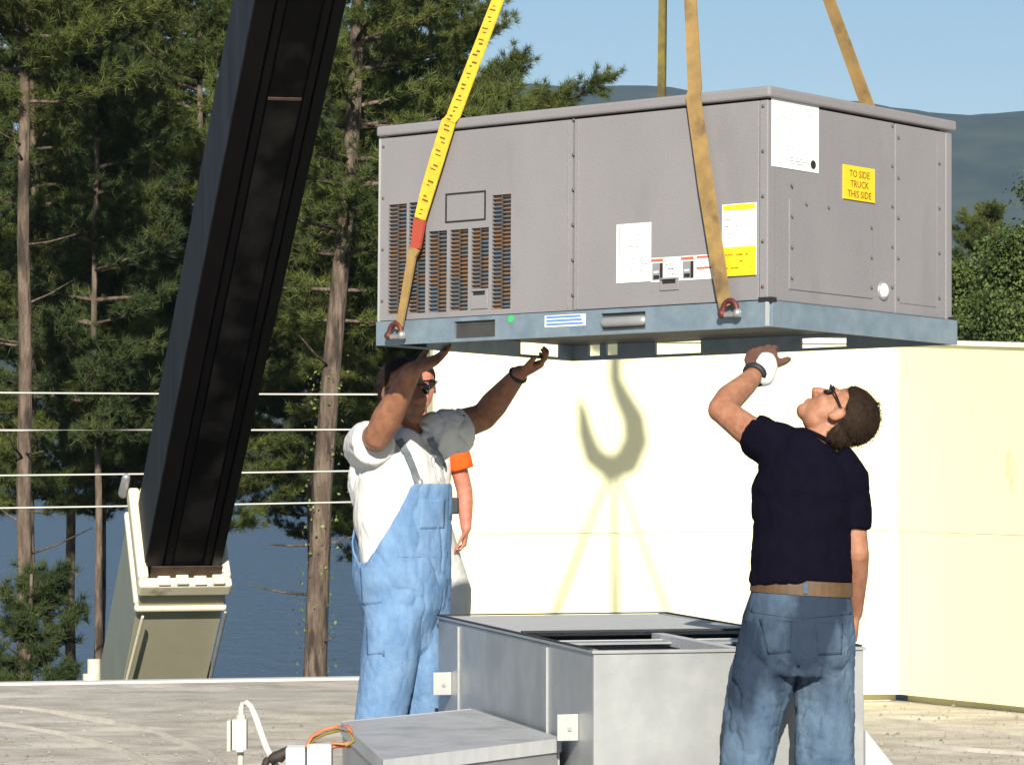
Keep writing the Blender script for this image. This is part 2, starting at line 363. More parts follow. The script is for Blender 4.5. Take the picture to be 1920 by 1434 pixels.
for k, pts in enumerate((((-40, 1318), (90, 1330), (210, 1350), (300, 1372), (390, 1405), (430, 1440)), ((0, 1352), (120, 1374), (230, 1402), (300, 1440)), ((1660, 1345), (1760, 1362), (1860, 1372), (1960, 1390)), ((1700, 1390), (1800, 1402), (1930, 1410)))):
    P = [atz(a, b, 0) for a, b in pts]; Q = []
    for i in range(len(P) - 1):
        for t_ in range(6): Q.append(P[i].lerp(P[i + 1], t_ / 6))
    Q.append(P[-1]); n = len(Q); mb = MB(); V = []; fs = []; rng = random.Random(k)
    for i, q in enumerate(Q):
        d = (Q[min(i + 1, n - 1)] - Q[max(i - 1, 0)]).normalized(); sd_ = Vector((-d.y, d.x, 0)); h = (.004 + .007 * rng.random()) * math.sin(math.pi * (i + .3) / (n - .4)) ** .5; w_ = .014 + .020 * rng.random()
        V += [q - sd_ * w_ + Vector((0, 0, -.03)), q - sd_ * w_ * .4 + Vector((0, 0, h * .7)), q + Vector((0, 0, h)), q + sd_ * w_ * .4 + Vector((0, 0, h * .7)), q + sd_ * w_ + Vector((0, 0, -.03))]
    for i in range(n - 1): fs += [(5 * i + j, 5 * i + j + 1, 5 * i + 6 + j, 5 * i + 5 + j) for j in range(4)]
    o = obj('membrane_wrinkle', mb.add(V, fs).mesh('w', True), M['wrinkle'], roof)
rng = random.Random(12); mb = MB()
for k in range(420):
    c = atz(rng.choice((rng.uniform(-20, 640), rng.uniform(1650, 1930))), 1300 + 130 * rng.random() ** .8, 0); r = .004 + .010 * rng.random() ** 2
    q = [Vector((rng.uniform(.6, 1.3) * r * sx, rng.uniform(.6, 1.3) * r * sy, 0)) for sx, sy in ((1, 0), (0, 1), (-1, 0), (0, -1))]
    z0 = Vector((c.x, c.y, -.012)); mb.add([z0 + v for v in q] + [z0 + Vector((r * .2, 0, r * .45 + .006))], [(0, 1, 4), (1, 2, 4), (2, 3, 4), (3, 0, 4), (3, 2, 1, 0)])
o = obj('grit', mb, M['grit'], roof); o['kind'] = 'stuff'
# ground, lake, hills
def terrain():
    nx, ny = 60, 90; xs = np.sign(np.linspace(-1, 1, nx)) * np.abs(np.linspace(-1, 1, nx)) ** 2.2 * 4200; ys = -60 + np.linspace(0, 1, ny) ** 2.4 * 5000
    xx, yy = np.meshgrid(xs, ys); x = xx.ravel(); y = yy.ravel()
    t = np.clip((y - 58) / 22, 0, 1); z = -5.45 - 4.5 * t * t * (3 - 2 * t)
    # the shore stays close on the right
    tr = np.clip((y - 90) / 40, 0, 1); zr = -5.45 - 4.5 * tr; k = np.clip((x - 5) / 6, 0, 1); z = z * (1 - k) + zr * k
    V = np.stack([x, y, z], 1); return np_mesh('ground', V, [(j * nx + i, j * nx + i + 1, (j + 1) * nx + i + 1, (j + 1) * nx + i) for j in range(ny - 1) for i in range(nx - 1)])
struct(obj('ground', terrain(), M['ground']))
def lake_mesh():
    xs = np.linspace(-1600, 1600, 30); ys = np.linspace(56, 1520, 40); xx, yy = np.meshgrid(xs, ys)
    V = np.stack([xx.ravel(), yy.ravel(), np.full(xx.size, -7.6)], 1); nx = 30
    return np_mesh('lake', V, [(j * nx + i, j * nx + i + 1, (j + 1) * nx + i + 1, (j + 1) * nx + i) for j in range(39) for i in range(29)])
struct(obj('lake', lake_mesh(), M['water']))
def hills_mesh():
    nx, ny = 260, 60; xs = np.linspace(-1900, 1900, nx); ys = np.linspace(1350, 2700, ny); xx, yy = np.meshgrid(xs, ys); x = xx.ravel(); y = yy.ravel()
    p = np.stack([x, y, 0 * x], 1)
    prof = np.clip((y - 1400) / 700, 0, 1); prof = prof * prof * (3 - 2 * prof)
    ridge = 212 + 16 * np.sin(x / 210 + .9) + 12 * np.sin(x / 93 + 2.0) + 5 * sines(p, .05, 8, 3)
    z = -9 + prof * ridge + 9 * sines(p, .012, 4, 4) * np.clip((y - 1400) / 200, 0, 1)
    z = np.where(y < 1380, -12, z)
    V = np.stack([x, y, z], 1); me = np_mesh('hills', V, [(j * nx + i, j * nx + i + 1, (j + 1) * nx + i + 1, (j + 1) * nx + i) for j in range(ny - 1) for i in range(nx - 1)])
    return me
struct(obj('hills', hills_mesh(), M['hill']))

# cream penthouse: an L of insulated wall panels with a cap
CORN = atz(1682, 1307, 0); WL = Vector((math.cos(YAW), math.sin(YAW), 0)); WR = Vector((.506, -.863, 0)).normalized(); NR = Vector((.863, .506, 0)).normalized()
pent = thing('cream_wall', 'cream painted wall with two sides meeting in a corner, behind the workers', 'wall', CORN)
HT = 2.125; leftlen = 2.86; rightlen = 7.2
def wl(a, off, z): return CORN - WL * a + RY * off + Vector((0, 0, z))
def wr(a, off, z): return CORN + WR * a + NR * off + Vector((0, 0, z))
mb = MB(); mb.prism([wl(leftlen - .02, .08, 0), wl(-.02, .08, 0), wl(-.02, .26, 0), wl(leftlen - .02, .26, 0)], (0, 0, -.05), (0, 0, HT - .03)); wobj('core', mb, M['wall'], pent)
mb = MB(); mb.prism([wr(0, .08, 0), wr(rightlen - .02, .08, 0), wr(rightlen - .02, 4, 0), wr(0, 4, 0)], (0, 0, -.05), (0, 0, HT - .12)); wobj('core', mb, M['wall'], pent)
ZJ = 1.0
for i, (a0, a1) in enumerate(((.0, leftlen),)):
    for z0, z1 in ((.02, ZJ - .0012), (ZJ + .0012, HT)):
        mb = MB(); mb.prism([wl(a1, 0, 0), wl(a0, 0, 0), wl(a0, .078, 0), wl(a1, .078, 0)], (0, 0, z0), (0, 0, z1)); wobj('panel', mb, M['wall'], pent, bevel=.0012)
def rtop(a): return HT - .045 * min(a, 2.4)
for i in range(5):
    a0, a1 = i * 1.45 + .001, i * 1.45 + 1.449
    for lo in (0, 1):
        z = [(.02, .02, ZJ - .0012, ZJ - .0012), (ZJ + .0012, ZJ + .0012, rtop(a0), rtop(a1))][lo]
        p = [wr(a0, 0, 0), wr(a1, 0, 0), wr(a1, .078, 0), wr(a0, .078, 0)]; q = lambda k, v: p[k] + Vector((0, 0, v))
        mb = MB(); mb.hexa([q(0, z[0]), q(1, z[1]), q(2, z[1]), q(3, z[0]), q(0, z[2]), q(1, z[3]), q(2, z[3]), q(3, z[2])]); wobj('panel', mb, M['wall'], pent, bevel=.0012)
mb = MB(); mb.prism([wl(leftlen + .03, -.02, 0), wl(.0, -.02, 0), wl(.0, .30, 0), wl(leftlen + .03, .30, 0)], (0, 0, HT + .002), (0, 0, HT + .035)); wobj('cap', mb, M['wall_cap'], pent, bevel=.006)
mb = MB(); p = [wr(-.02, -.02, 0), wr(2.4, -.02, 0), wr(2.4, .4, 0), wr(-.02, .4, 0)]; q = lambda k, v: p[k] + Vector((0, 0, v))
mb.hexa([q(0, rtop(0) + .003), q(1, rtop(2.4) + .003), q(2, rtop(2.4) + .003), q(3, rtop(0) + .003), q(0, rtop(0) + .033), q(1, rtop(2.4) + .033), q(2, rtop(2.4) + .033), q(3, rtop(0) + .033)]); wobj('cap', mb, M['wall_cap'], pent, bevel=.006)
mb = MB(); mb.prism([wl(.035, -.012, 0), wl(-.012, -.012, 0), wl(-.012, .035, 0), wl(.0, .02, 0)], (0, 0, .02), (0, 0, HT - .01)); wobj('corner_trim', mb, M['wall'], pent)

# ------------------------------------------------------------------ trees
def needles(P, D, K, length, width, seed, spread=1.25):
    rs = np.random.RandomState(seed); P = np.repeat(P, K, 0); D = np.repeat(D, K, 0); n = len(P)
    d = D * (.55 + .6 * rs.rand(n, 1)) + rs.normal(size=(n, 3)) * spread * .6; d /= np.linalg.norm(d, axis=1)[:, None]
    s = np.cross(d, rs.normal(size=(n, 3))); s /= np.linalg.norm(s, axis=1)[:, None]
    L = length * (.65 + .5 * rs.rand(n, 1)); b = P + rs.normal(size=(n, 3)) * length * .12
    V = np.empty((n * 3, 3)); V[0::3] = b + s * width; V[1::3] = b - s * width; V[2::3] = b + d * L
    return V, np.arange(n * 3).reshape(-1, 3)
def leaves(P, D, K, size, seed):
    rs = np.random.RandomState(seed); P = np.repeat(P, K, 0); n = len(P)
    c = P + rs.normal(size=(n, 3)) * size * 1.6; d = rs.normal(size=(n, 3)); d[:, 2] -= .3; d /= np.linalg.norm(d, axis=1)[:, None]
    s = np.cross(d, rs.normal(size=(n, 3))); s /= np.linalg.norm(s, axis=1)[:, None]; L = size * (.6 + .7 * rs.rand(n, 1))
    V = np.empty((n * 4, 3)); V[0::4] = c; V[1::4] = c + d * L * .5 + s * L * .32; V[2::4] = c + d * L; V[3::4] = c + d * L * .5 - s * L * .32
    return V, np.arange(n * 4).reshape(-1, 4)
def pine_meshes(seed, h, cb, spread, r0, kind='needle', lean=(0, 0), step=.30, K=36, nl=.125, bend=.12, dead=0, nw=.0045, droop=.25):
    rs = np.random.RandomState(seed); tm = MB()
    zs = np.linspace(0, h, 14); w = np.cumsum(rs.normal(size=(14, 2)) * .03, 0)
    axis = [Vector((lean[0] * (z / h) ** 1.3 + w[i, 0] * bend / .12, lean[1] * (z / h) + w[i, 1] * bend / .12, z)) for i, z in enumerate(zs)]
    tm.loft(axis, [r0 * (1 - .85 * (i / 13)) + .008 for i in range(14)], n=10)
    def ax(z):
        i = min(12, int(z / h * 13)); t = z / h * 13 - i; return axis[i].lerp(axis[i + 1], t)
    P = []; D = []
    z = cb
    while z < h - .1:
        u = (z - cb) / (h - cb); env = (min(1, .45 + u * 2.2) if kind == 'needle' else math.sin(math.pi * (.12 + .8 * u))) * (1 - u ** 2.2) * spread + .25
        for k in range(rs.randint(3, 6)):
            a = rs.rand() * 6.283; L = env * (.55 + .6 * rs.rand()); o = ax(z); dr = Vector((math.cos(a), math.sin(a), 0)); up = .25 * (1 - u) * -droop + .35 * u
            pts = [o + dr * (L * t) + Vector((0, 0, L * (up * t + .28 * t * t))) + Vector(rs.normal(size=3) * .05 * L * t) for t in (0, .35, .7, 1)]
            tm.loft(pts, [.012 + .012 * L, .010 + .007 * L, .008, .004], n=4, cap='flat')
            nn = max(3, int(L / .26))
            for i in range(nn + 1):
                t = .25 + .75 * i / nn; s = t * 3; j = min(2, int(s)); c = pts[j].lerp(pts[j + 1], s - j); td = (pts[j + 1] - pts[j]).normalized()
                for sgn in (-1, 1):
                    sd_ = Vector((-dr.y, dr.x, 0)) * sgn; q = (.15 + .30 * rs.rand()) * (1.25 - .6 * t) * min(1, L)
                    e = c + (sd_ * .8 + td * .6 + Vector((0, 0, .3))).normalized() * q
                    for w_ in (.3, .55, .8, 1.0):
                        pp = c.lerp(e, w_) + Vector(rs.normal(size=3) * .05); P.append(pp); D.append((e - c).normalized() * .6 + td * .4 + Vector((0, 0, .45)))
                P.append(c); D.append(td + Vector((0, 0, .4)))
        z += step * (.7 + .6 * rs.rand())
    for k in range(dead):
        zz = cb * (.35 + .62 * rs.rand()); a = rs.rand() * 6.283; L = .25 + .6 * rs.rand(); o = ax(zz); dr = Vector((math.cos(a), math.sin(a), .25 * rs.normal()))
        tm.loft([o, o + dr * L * .5 + Vector((0, 0, .06)), o + dr * L + Vector((0, 0, .16))], [.016, .011, .005], n=4, cap='flat')
    P = np.array(P); D = np.array(D); D /= np.linalg.norm(D, axis=1)[:, None]
    if kind == 'needle': V, Fc = needles(P, D, K, nl, nw, seed)
    else: V, Fc = leaves(P, D, K, nl, seed)
    return tm.mesh('trunk', True), np_mesh('crown', V, Fc)
GZ = -5.45
def tree(name, label, px, Y, meshes, mats, rz=0, group=None, sc=1.0, py=None, dz=0, cat='tree'):
    b = at(px, 1275, Y); t = thing(name, label, cat, (b.x, Y, GZ + dz), group); t.rotation_euler = (0, 0, rz); t.scale = (sc, sc, sc)
    o = obj('trunk', meshes[0], None, t); o.data.materials.clear() if False else None
    if not meshes[0].materials: meshes[0].materials.append(mats[0])
    if not meshes[1].materials: meshes[1].materials.append(mats[1])
    obj('crown', meshes[1], None, t); return t
TM = (M['bark'], M['needle']); TMd = (M['bark'], M['needle_d']); TL = (M['bark'], M['leaf'])
V_tall = pine_meshes(11, 17, 10.6, 1.7, .105, dead=16, nl=.13, K=36)
V_lean = pine_meshes(12, 17, 8.3, 1.7, .15, lean=(.93, .2), dead=8, nl=.13, K=36)
V_mid = pine_meshes(13, 15.5, 6.1, 1.75, .10, nl=.135, K=36, step=.24)
V_mid2 = pine_meshes(14, 14.6, 5.8, 1.9, .10, nl=.135, K=36, step=.24)
V_mid3 = pine_meshes(18, 16.2, 6.6, 1.8, .10, nl=.135, K=36, step=.24)
V_thin = pine_meshes(15, 13.5, 7.0, 1.1, .055, nl=.125, K=36)
V_young = pine_meshes(16, 6.9, 1.2, 1.15, .06, nl=.12, K=36)
V_broad = pine_meshes(17, 11.6, 3.8, 2.1, .12, kind='leaf', K=17, nl=.065, step=.25)
GP = 'trees between the roof and the lake'
tree('pine_tree', 'tall slim pine with bare pale trunk at the far left edge', 36, 36, V_tall, TM, .4, GP)
tB = tree('pine_tree', 'leaning pine with ivy on its trunk, between boom and overalls worker', 555, 36, V_lean, TM, 0, GP)
tree('pine_tree', 'thin reddish pine trunk just left of the boom collar', 178, 39, V_thin, TMd, 1.0, GP)
tree('pine_tree', 'dense green pine filling the space beside the far left trunk', 42, 46, V_mid, TM, .3, GP)
tree('pine_tree', 'dark pine behind the black boom on its left side', 262, 50, V_mid3, TMd, 2.2, GP)
tree('pine_tree', 'pine crown hidden mostly behind the black boom', 392, 47, V_mid2, TM, 1.1, GP)
tree('pine_tree', 'green pine just right of the black boom', 350, 52, V_mid, TM, 2.9, GP)
tree('pine_tree', 'dark open pine behind the left edge of the air conditioner', 712, 48, V_mid3, TMd, 4.0, GP, .86)
tree('pine_tree', 'pine with a long branch reaching right above the air conditioner', 800, 45, V_mid2, TMd, 5.0, GP, .93)
tree('pine_tree', 'young dark pine low at the left above the roof edge', 86, 31, V_young, TMd, 0, GP, .84)
tree('pine_tree', 'background pine at the far left behind the slim trunk', -60, 54, V_mid2, TM, .8, GP)
tree('pine_tree', 'distant pine seen in gaps between boom and the leaning trunk', 588, 60, V_mid3, TMd, 3.3, GP)
tree('pine_tree', 'pine with crown low behind the second trunk from the left', 120, 52, V_mid3, TM, 5.2, GP, .93)
tree('pine_tree', 'pine showing right of the boom at half height', 576, 64, V_mid2, TM, 3.9, GP, .9)
tree('pine_tree', 'distant pine seen between the left trunks', 182, 58, V_mid2, TM, 4.4, GP)
GR = 'trees beyond the right end of the wall'
tree('broadleaf_tree', 'leafy tree touching the right edge of the air conditioner', 1800, 44, V_broad, TL, 0, GR, .80)
tree('broadleaf_tree', 'leafy tree at the right picture edge above the wall', 1905, 41, V_broad, TL, 2.0, GR, .82)
tree('broadleaf_tree', 'leafy tree outside the right edge beside the wall', 2060, 46, V_broad, TL, 4.0, GR)
tree('pine_tree', 'pine in the gap between the right hand leafy trees', 1858, 52, V_mid, TM, 1.0, GR, .69)
tree('broadleaf_tree', 'leafy tree concealed behind the air conditioner', 1600, 50, V_broad, TL, 1.0, GR, .9)
# ivy on the leaning trunk
rs = np.random.RandomState(5); zz = 4.2 + 3.6 * rs.rand(130) ** 1.2; an = rs.rand(130) * 6.28
V, Fc = leaves(np.stack([.93 * (zz / 17) ** 1.3 + .12 * np.cos(an), .2 * zz / 17 + .12 * np.sin(an), zz], 1), None, 4, .042, 9)
obj('ivy', np_mesh('ivy', V, Fc), M['ivy'], tB)
# the long branch
tC = [o for o in bpy.data.objects if o.get('label', '').startswith('pine with a long branch')][0]
def long_branch(root, tip, seed, parent):
    rs = np.random.RandomState(seed); a = Vector(root); b = Vector(tip); tm = MB(); P = []; D = []
    pts = [a.lerp(b, t) + Vector((0, 0, -.18 * math.sin(math.pi * t))) for t in np.linspace(0, 1, 9)]
    tm.loft(pts, [.05 * (1 - .85 * i / 8) for i in range(9)], n=6)
    d = (b - a).normalized()
    for i in range(90):
        t = .15 + .85 * rs.rand(); c = a.lerp(b, t) + Vector((0, 0, -.18 * math.sin(math.pi * t)))
        e = Vector(rs.normal(size=3)); e = (e * .5 + d * .55 + Vector((0, 0, .35))).normalized(); q = (.15 + .38 * rs.rand()) * (1.25 - .65 * t)
        tm.loft([c, c + e * q * .9], [.008, .004], n=3, cap='flat')
        for w_ in (.4, .7, 1): P.append(c + e * q * w_); D.append(e)
    V, Fc = needles(np.array(P), np.array(D), 40, .12, .0042, seed)
    inv = parent.matrix_basis.inverted()
    o = wobj('limb', tm.mesh('limb', True), M['bark'], parent); o.matrix_parent_inverse = inv
    o = wobj('limb_needles', np_mesh('n', V, Fc), M['needle'], parent); o.matrix_parent_inverse = inv
long_branch(at(790, 250, 45), at(1140, 150, 44.5), 3, tC)
long_branch(at(800, 260, 45), at(1060, 190, 44.2), 4, tC)
long_branch(at(820, 190, 45), at(975, 112, 44.8), 6, tC)
long_branch(at(800, 120, 45), at(915, 10, 44.8), 7, tC)

# ------------------------------------------------------------------ overhead wires
for k, (y0, y1, y2, lab) in enumerate(((737, 741, 740, 'topmost of the four pale overhead wires crossing behind the boom'), (807, 808, 806, 'second from the top of the four pale overhead wires behind the boom'),
                                 (892, 887, 883, 'third from the top of the four pale overhead wires behind the boom'), (953, 948, 941, 'lowest of the four pale overhead wires, level with the boom collar'))):
    Yw = 29.0 + .12 * k; a = at(0, y0, Yw); b = at(380, y1, Yw); c = at(700, y2, Yw); pts = []
    for i in range(25):
        t = -4 + 7.5 * i / 24; x = a.x + (c.x - a.x) * t
        zc = a.z + (c.z - a.z) * t + .012 * (t - .5) ** 2
        pts.append(Vector((x, Yw, zc)))
    mb = MB(); mb.loft(pts, [.0082] * 25, n=6, cap='flat')
    tag(obj('overhead_wire', mb.mesh('wire', True), M['wire']), lab, 'wire', 'overhead wires over the roof edge')

# ------------------------------------------------------------------ crane
HOOK = Vector((.60, 13.05, 4.92))
CB = at(338, 1018, 24.5); TIP = Vector((.60, 13.05, 10.3))
ca = (TIP - CB).normalized(); cw = ca.cross(Vector((0, 0, 1))).normalized(); cn = cw.cross(ca).normalized()   # cn points up-away
if cn.z < 0: cn = -cn
if cw.x < 0: cw = -cw
def cp(s, w, n): return CB + ca * s + cw * w + cn * n       # along boom, sideways, up from boom axis
crane = thing('crane_boom', 'black telescoping crane boom rising from a cream collar beyond the roof edge', 'crane', cp(-9, 0, 0))
def sect(prof, s0, s1):
    mb = MB(); return mb.prism([cp(s0, w, n) for w, n in prof], (0, 0, 0), ca * (s1 - s0))
hw, hb, ht, ch = .265, -.30, .34, .10
LEN = (TIP - CB).length
prof = [(-hw + ch, hb), (hw - ch, hb), (hw, hb + ch), (hw, ht), (-hw, ht), (-hw, hb + ch)]
core = sect([(w * .985, n * .985) for w, n in prof], -.6, LEN + .2); b1 = wobj('inner_section', core, M['boom'], crane)
g = .012
def strip(name, w0, n0, w1, n1, s0, s1, m, th=g):   # plate lying on the boom skin
    d = Vector((w1 - w0, n1 - n0, 0)); nx_, ny_ = d.y, -d.x; l = math.hypot(nx_, ny_); nx_ /= l; ny_ /= l
    mb = MB(); mb.prism([cp(s0, w0, n0), cp(s0, w1, n1), cp(s0, w1 + nx_ * th, n1 + ny_ * th), cp(s0, w0 + nx_ * th, n0 + ny_ * th)], (0, 0, 0), ca * (s1 - s0)); return wobj(name, mb, m, crane, bevel=.004)
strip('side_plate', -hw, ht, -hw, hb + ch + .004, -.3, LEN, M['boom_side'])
strip('side_plate', hw, hb + ch + .004, hw, ht, -.3, LEN, M['boom'])
strip('corner_plate', -hw, hb + ch - .004, -hw + ch - .004, hb, -.3, LEN, M['boom'])
strip('corner_plate', hw - ch + .004, hb, hw, hb + ch - .004, -.3, LEN, M['boom'])
strip('bottom_flange', -hw + ch + .004, hb, -hw + ch + .05, hb, -.3, LEN, M['boom'], .02)
strip('bottom_flange', hw - ch - .05, hb, hw - ch - .004, hb, -.3, LEN, M['boom'], .02)
for s0, s1 in ((-.3, 4.84), (4.86, 9.0), (9.02, LEN)):
    strip('bottom_panel', -hw + ch + .06, hb, hw - ch - .06, hb, s0, s1, M['boom_panel'], .008)
strip('weld_bead', -hw + ch + .06, hb, hw - ch - .06, hb, 4.84, 4.866, M['cream_rust'], .011)
mb = MB(); mb.torus(cp(6.0, .02, hb - .012), cn, .05, .012); wobj('pin_hole', mb.mesh('r', True), M['dark'], crane)
mb = MB(); mb.loft([cp(6.0, .02, hb - .002), cp(6.0, .02, hb - .010)], [.045, .045], n=18, cap='flat'); wobj('pin_hole', mb, M['dark'], crane)
# cream outer section, its collar and lip
ow, ob, ot = .305, -.37, .46
outer = [(-ow, ob), (ow, ob), (ow, ot), (-ow, ot)]
def frame(name, s0, s1, ex, th, m, bev=.02):
    for nm, pr in (('bottom', [(-ow - ex, ob - ex), (ow + ex, ob - ex), (ow + ex, ob - ex + th), (-ow - ex, ob - ex + th)]), ('left', [(-ow - ex, ob - ex + th + .002), (-ow - ex + th, ob - ex + th + .002), (-ow - ex + th, ot + ex), (-ow - ex, ot + ex)]),
                   ('right', [(ow + ex - th, ob - ex + th + .002), (ow + ex, ob - ex + th + .002), (ow + ex, ot + ex), (ow + ex - th, ot + ex)]), ('top', [(-ow - ex + th + .002, ot + ex - th), (ow + ex - th - .002, ot + ex - th), (ow + ex - th - .002, ot + ex), (-ow - ex + th + .002, ot + ex)])):
        wobj(name, sect(pr, s0, s1), m, crane, bevel=bev)
frame('collar', -.10, .03, .03, .08, M['cream'])
frame('collar_lip', -.30, -.25, .028, .06, M['cream'])
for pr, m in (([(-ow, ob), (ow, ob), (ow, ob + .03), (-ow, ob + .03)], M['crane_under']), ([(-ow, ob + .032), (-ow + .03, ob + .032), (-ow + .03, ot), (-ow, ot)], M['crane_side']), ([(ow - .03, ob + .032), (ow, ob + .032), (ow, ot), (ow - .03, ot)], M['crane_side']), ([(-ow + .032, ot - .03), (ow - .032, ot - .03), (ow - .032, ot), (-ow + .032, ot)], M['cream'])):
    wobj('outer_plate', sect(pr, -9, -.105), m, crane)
for k in range(4):
    w = -.2 + k * .13; mb = sect([(w, ob - .032), (w + .09, ob - .032), (w + .09, ob + .07), (w, ob + .07)], .032, .05 + .012 * (k % 2)); wobj('wear_pad', mb, M['cream'], crane, bevel=.01)
strip('rust_band', -hw + .01, hb - .022, hw - .01, hb - .022, .03, .16, M['cream_rust'], .006)
mb = MB(); mb.loft([cp(-.05, -ow - .06, ot + .03), cp(.10, -ow - .05, ot + .06)], [.035, .03], n=10); wobj('collar_bolt', mb.mesh('b', True), M['galv'], crane)
mb = MB(); mb.loft([cp(-.3, -ow + .03, ob - .06), cp(-9, -ow - .25, ob - .05)], [.012, .012], n=6); wobj('hydraulic_line', mb.mesh('b', True), M['cream'], crane)
mb = MB(); mb.loft([cp(-.3, ow + .02, ob - .03), cp(-9, ow + .02, ob - .03)], [.014, .014], n=6); wobj('hydraulic_line', mb.mesh('b', True), M['galv'], crane)
c = at(172, 1290, 23.4); mb = MB(); mb.loft([c + Vector((0, 0, -1.2)), c + Vector((0, 0, .10))], [.062, .062], n=14, cap='flat'); mb.loft([c + Vector((.015, 0, .10)), c + Vector((.015, 0, .20))], [.045, .045], n=14, cap='flat')
wobj('cylinder_head', mb.mesh('c'), M['cream'], crane, bevel=.004)
# load line, block and hook, hanging out of the top of the picture
hk = thing('crane_hook', 'steel hook block hanging above the air conditioner, seen by its shadow on the wall', 'hook', HOOK)
mb = MB()
for dx in (-.05, .05):
    mb = MB(); mb.loft([HOOK + Vector((dx, 0, .95)), TIP + Vector((dx * .6, 0, -.2))], [.009, .009], n=6, cap='flat'); wobj('load_line', mb.mesh('l', True), M['galv'], hk)

mb = MB(); mb.prism([HOOK + Vector(q) for q in ((-.17, 0, .95), (.17, 0, .95), (.20, 0, .80), (.13, 0, .66), (-.13, 0, .66), (-.20, 0, .80))], (0, -.08, 0), (0, .08, 0)); wobj('block', mb, M['cream'], hk, bevel=.015)
hp = [(.01, .68), (.01, .50), (.05, .40), (.12, .28), (.135, .15), (.08, .02), (-.02, -.035), (-.12, .03), (-.165, .15), (-.185, .28), (-.20, .36)]
mb = MB(); mb.loft([HOOK + Vector((a, 0, b)) for a, b in hp], [.035, .04, .055, .068, .075, .078, .074, .062, .048, .030, .010], side=(0, 1, 0), n=12); wobj('hook', mb.mesh('h', True), M['boom_side'], hk)

# ------------------------------------------------------------------ rooftop air conditioner
N_, L_, R_ = at(1440, 612, 12.0), at(705, 648, 13.2), at(1805, 646, 12.9)
ux = (N_ - L_).normalized(); uy = (R_ - N_); uy = (uy - ux * ux.dot(uy)).normalized(); uz = ux.cross(uy)
LX, LY, HZ = (N_ - L_).length, 1.205, .852
UM = Matrix((ux, uy, uz)).transposed().to_4x4(); UM.translation = L_
unit = thing('rooftop_air_conditioner', 'grey packaged rooftop air conditioner hanging from slings above the curb', 'air conditioner', L_, rot=UM.to_euler())
def fL(px, py):      # picture point -> (x, z) on the long face
    r = ray(px, py); t = (L_ - EYE).dot(uy) / r.dot(uy); d = EYE + r * t - L_; return d.dot(ux), d.dot(uz)
def fR(px, py):      # picture point -> (y, z) on the short right face
    r = ray(px, py); t = (N_ - EYE).dot(ux) / r.dot(ux); d = EYE + r * t - L_; return d.dot(uy), d.dot(uz)
RH = .092
def u(name, mb, m, bev=0, parent=None): return obj(name, mb, m, parent or unit, bevel=bev)
u('core', MB().box((.03, .03, RH - .012), (LX - .03, LY - .03, HZ - .06)), M['unit_in'])
# panels of the long face
xs1 = fL(1071, 400)[0]; pt = HZ - .048
PF = .012
def panel_long(x0, x1): return u('side_panel', MB().box((x0, PF, RH + .004), (x1, PF + .02, pt)), M['unit'], .003)
col_px = [(725, 757, 384, 588), (763, 793, 380, 586), (800, 833, 434, 584), (840, 873, 431, 581), (880, 912, 428, 540), (919, 953, 366, 578)]
cols = []
for a, b, t_, q in col_px:
    x0, z1 = fL(a, t_); x1, z0 = fL(b, q); cols.append((x0, x1, z0, z1))
# louvered panel: built round its openings
def panel_with_holes(x0, x1, z0, z1, holes, y0, y1):
    mb = MB(); xs = sorted({x0, x1} | {h[0] for h in holes} | {h[1] for h in holes})
    for i in range(len(xs) - 1):
        a, b = xs[i], xs[i + 1]; hs = [h for h in holes if h[0] <= a + 1e-6 and h[1] >= b - 1e-6]; z = z0
        for h in sorted(hs, key=lambda h: h[2]):
            if h[2] > z: mb.box((a, y0, z), (b, y1, h[2]))
            z = h[3]
        if z1 > z: mb.box((a, y0, z), (b, y1, z1))
    bm_ = mb.mesh('p'); bm = bmesh.new(); bm.from_mesh(bm_); bmesh.ops.remove_doubles(bm, verts=bm.verts, dist=1e-5)
    seen = {}
    for f in bm.faces: seen.setdefault(frozenset(v.index for v in f.verts), []).append(f)
    bmesh.ops.delete(bm, geom=[f for fs in seen.values() if len(fs) > 1 for f in fs], context='FACES'); bm.to_mesh(bm_); bm.free(); return bm_
u('side_panel', panel_with_holes(.006, xs1 - .003, RH + .004, pt, cols, PF, PF + .02), M['unit'])
panel_long(xs1 + .003, LX - .050)
for x0, x1, z0, z1 in cols:
    lo = u('louver', MB().box((x0, PF + .016, z0), (x1, PF + .0195, z1)), M['coil'])
    mb = MB(); n = int((z1 - z0) / .0150); xm = (x0 + x1) / 2
    for i in range(n + 1):
        z = z0 + (z1 - z0) * i / n; zz = z + (z1 - z0) / n / 2
        mb.box((x0, PF + .003, z - .0014), (xm - .001, PF + .0158, z + .0014)); 
        if i < n: mb.box((xm + .001, PF + .003, zz - .0014), (x1, PF + .0158, zz + .0014))
    mb.box((xm - .0012, PF + .002, z0), (xm + .0012, PF + .0157, z1))
    s_ = u('fins', mb, M['fin'], 0, lo); s_['kind'] = 'stuff'
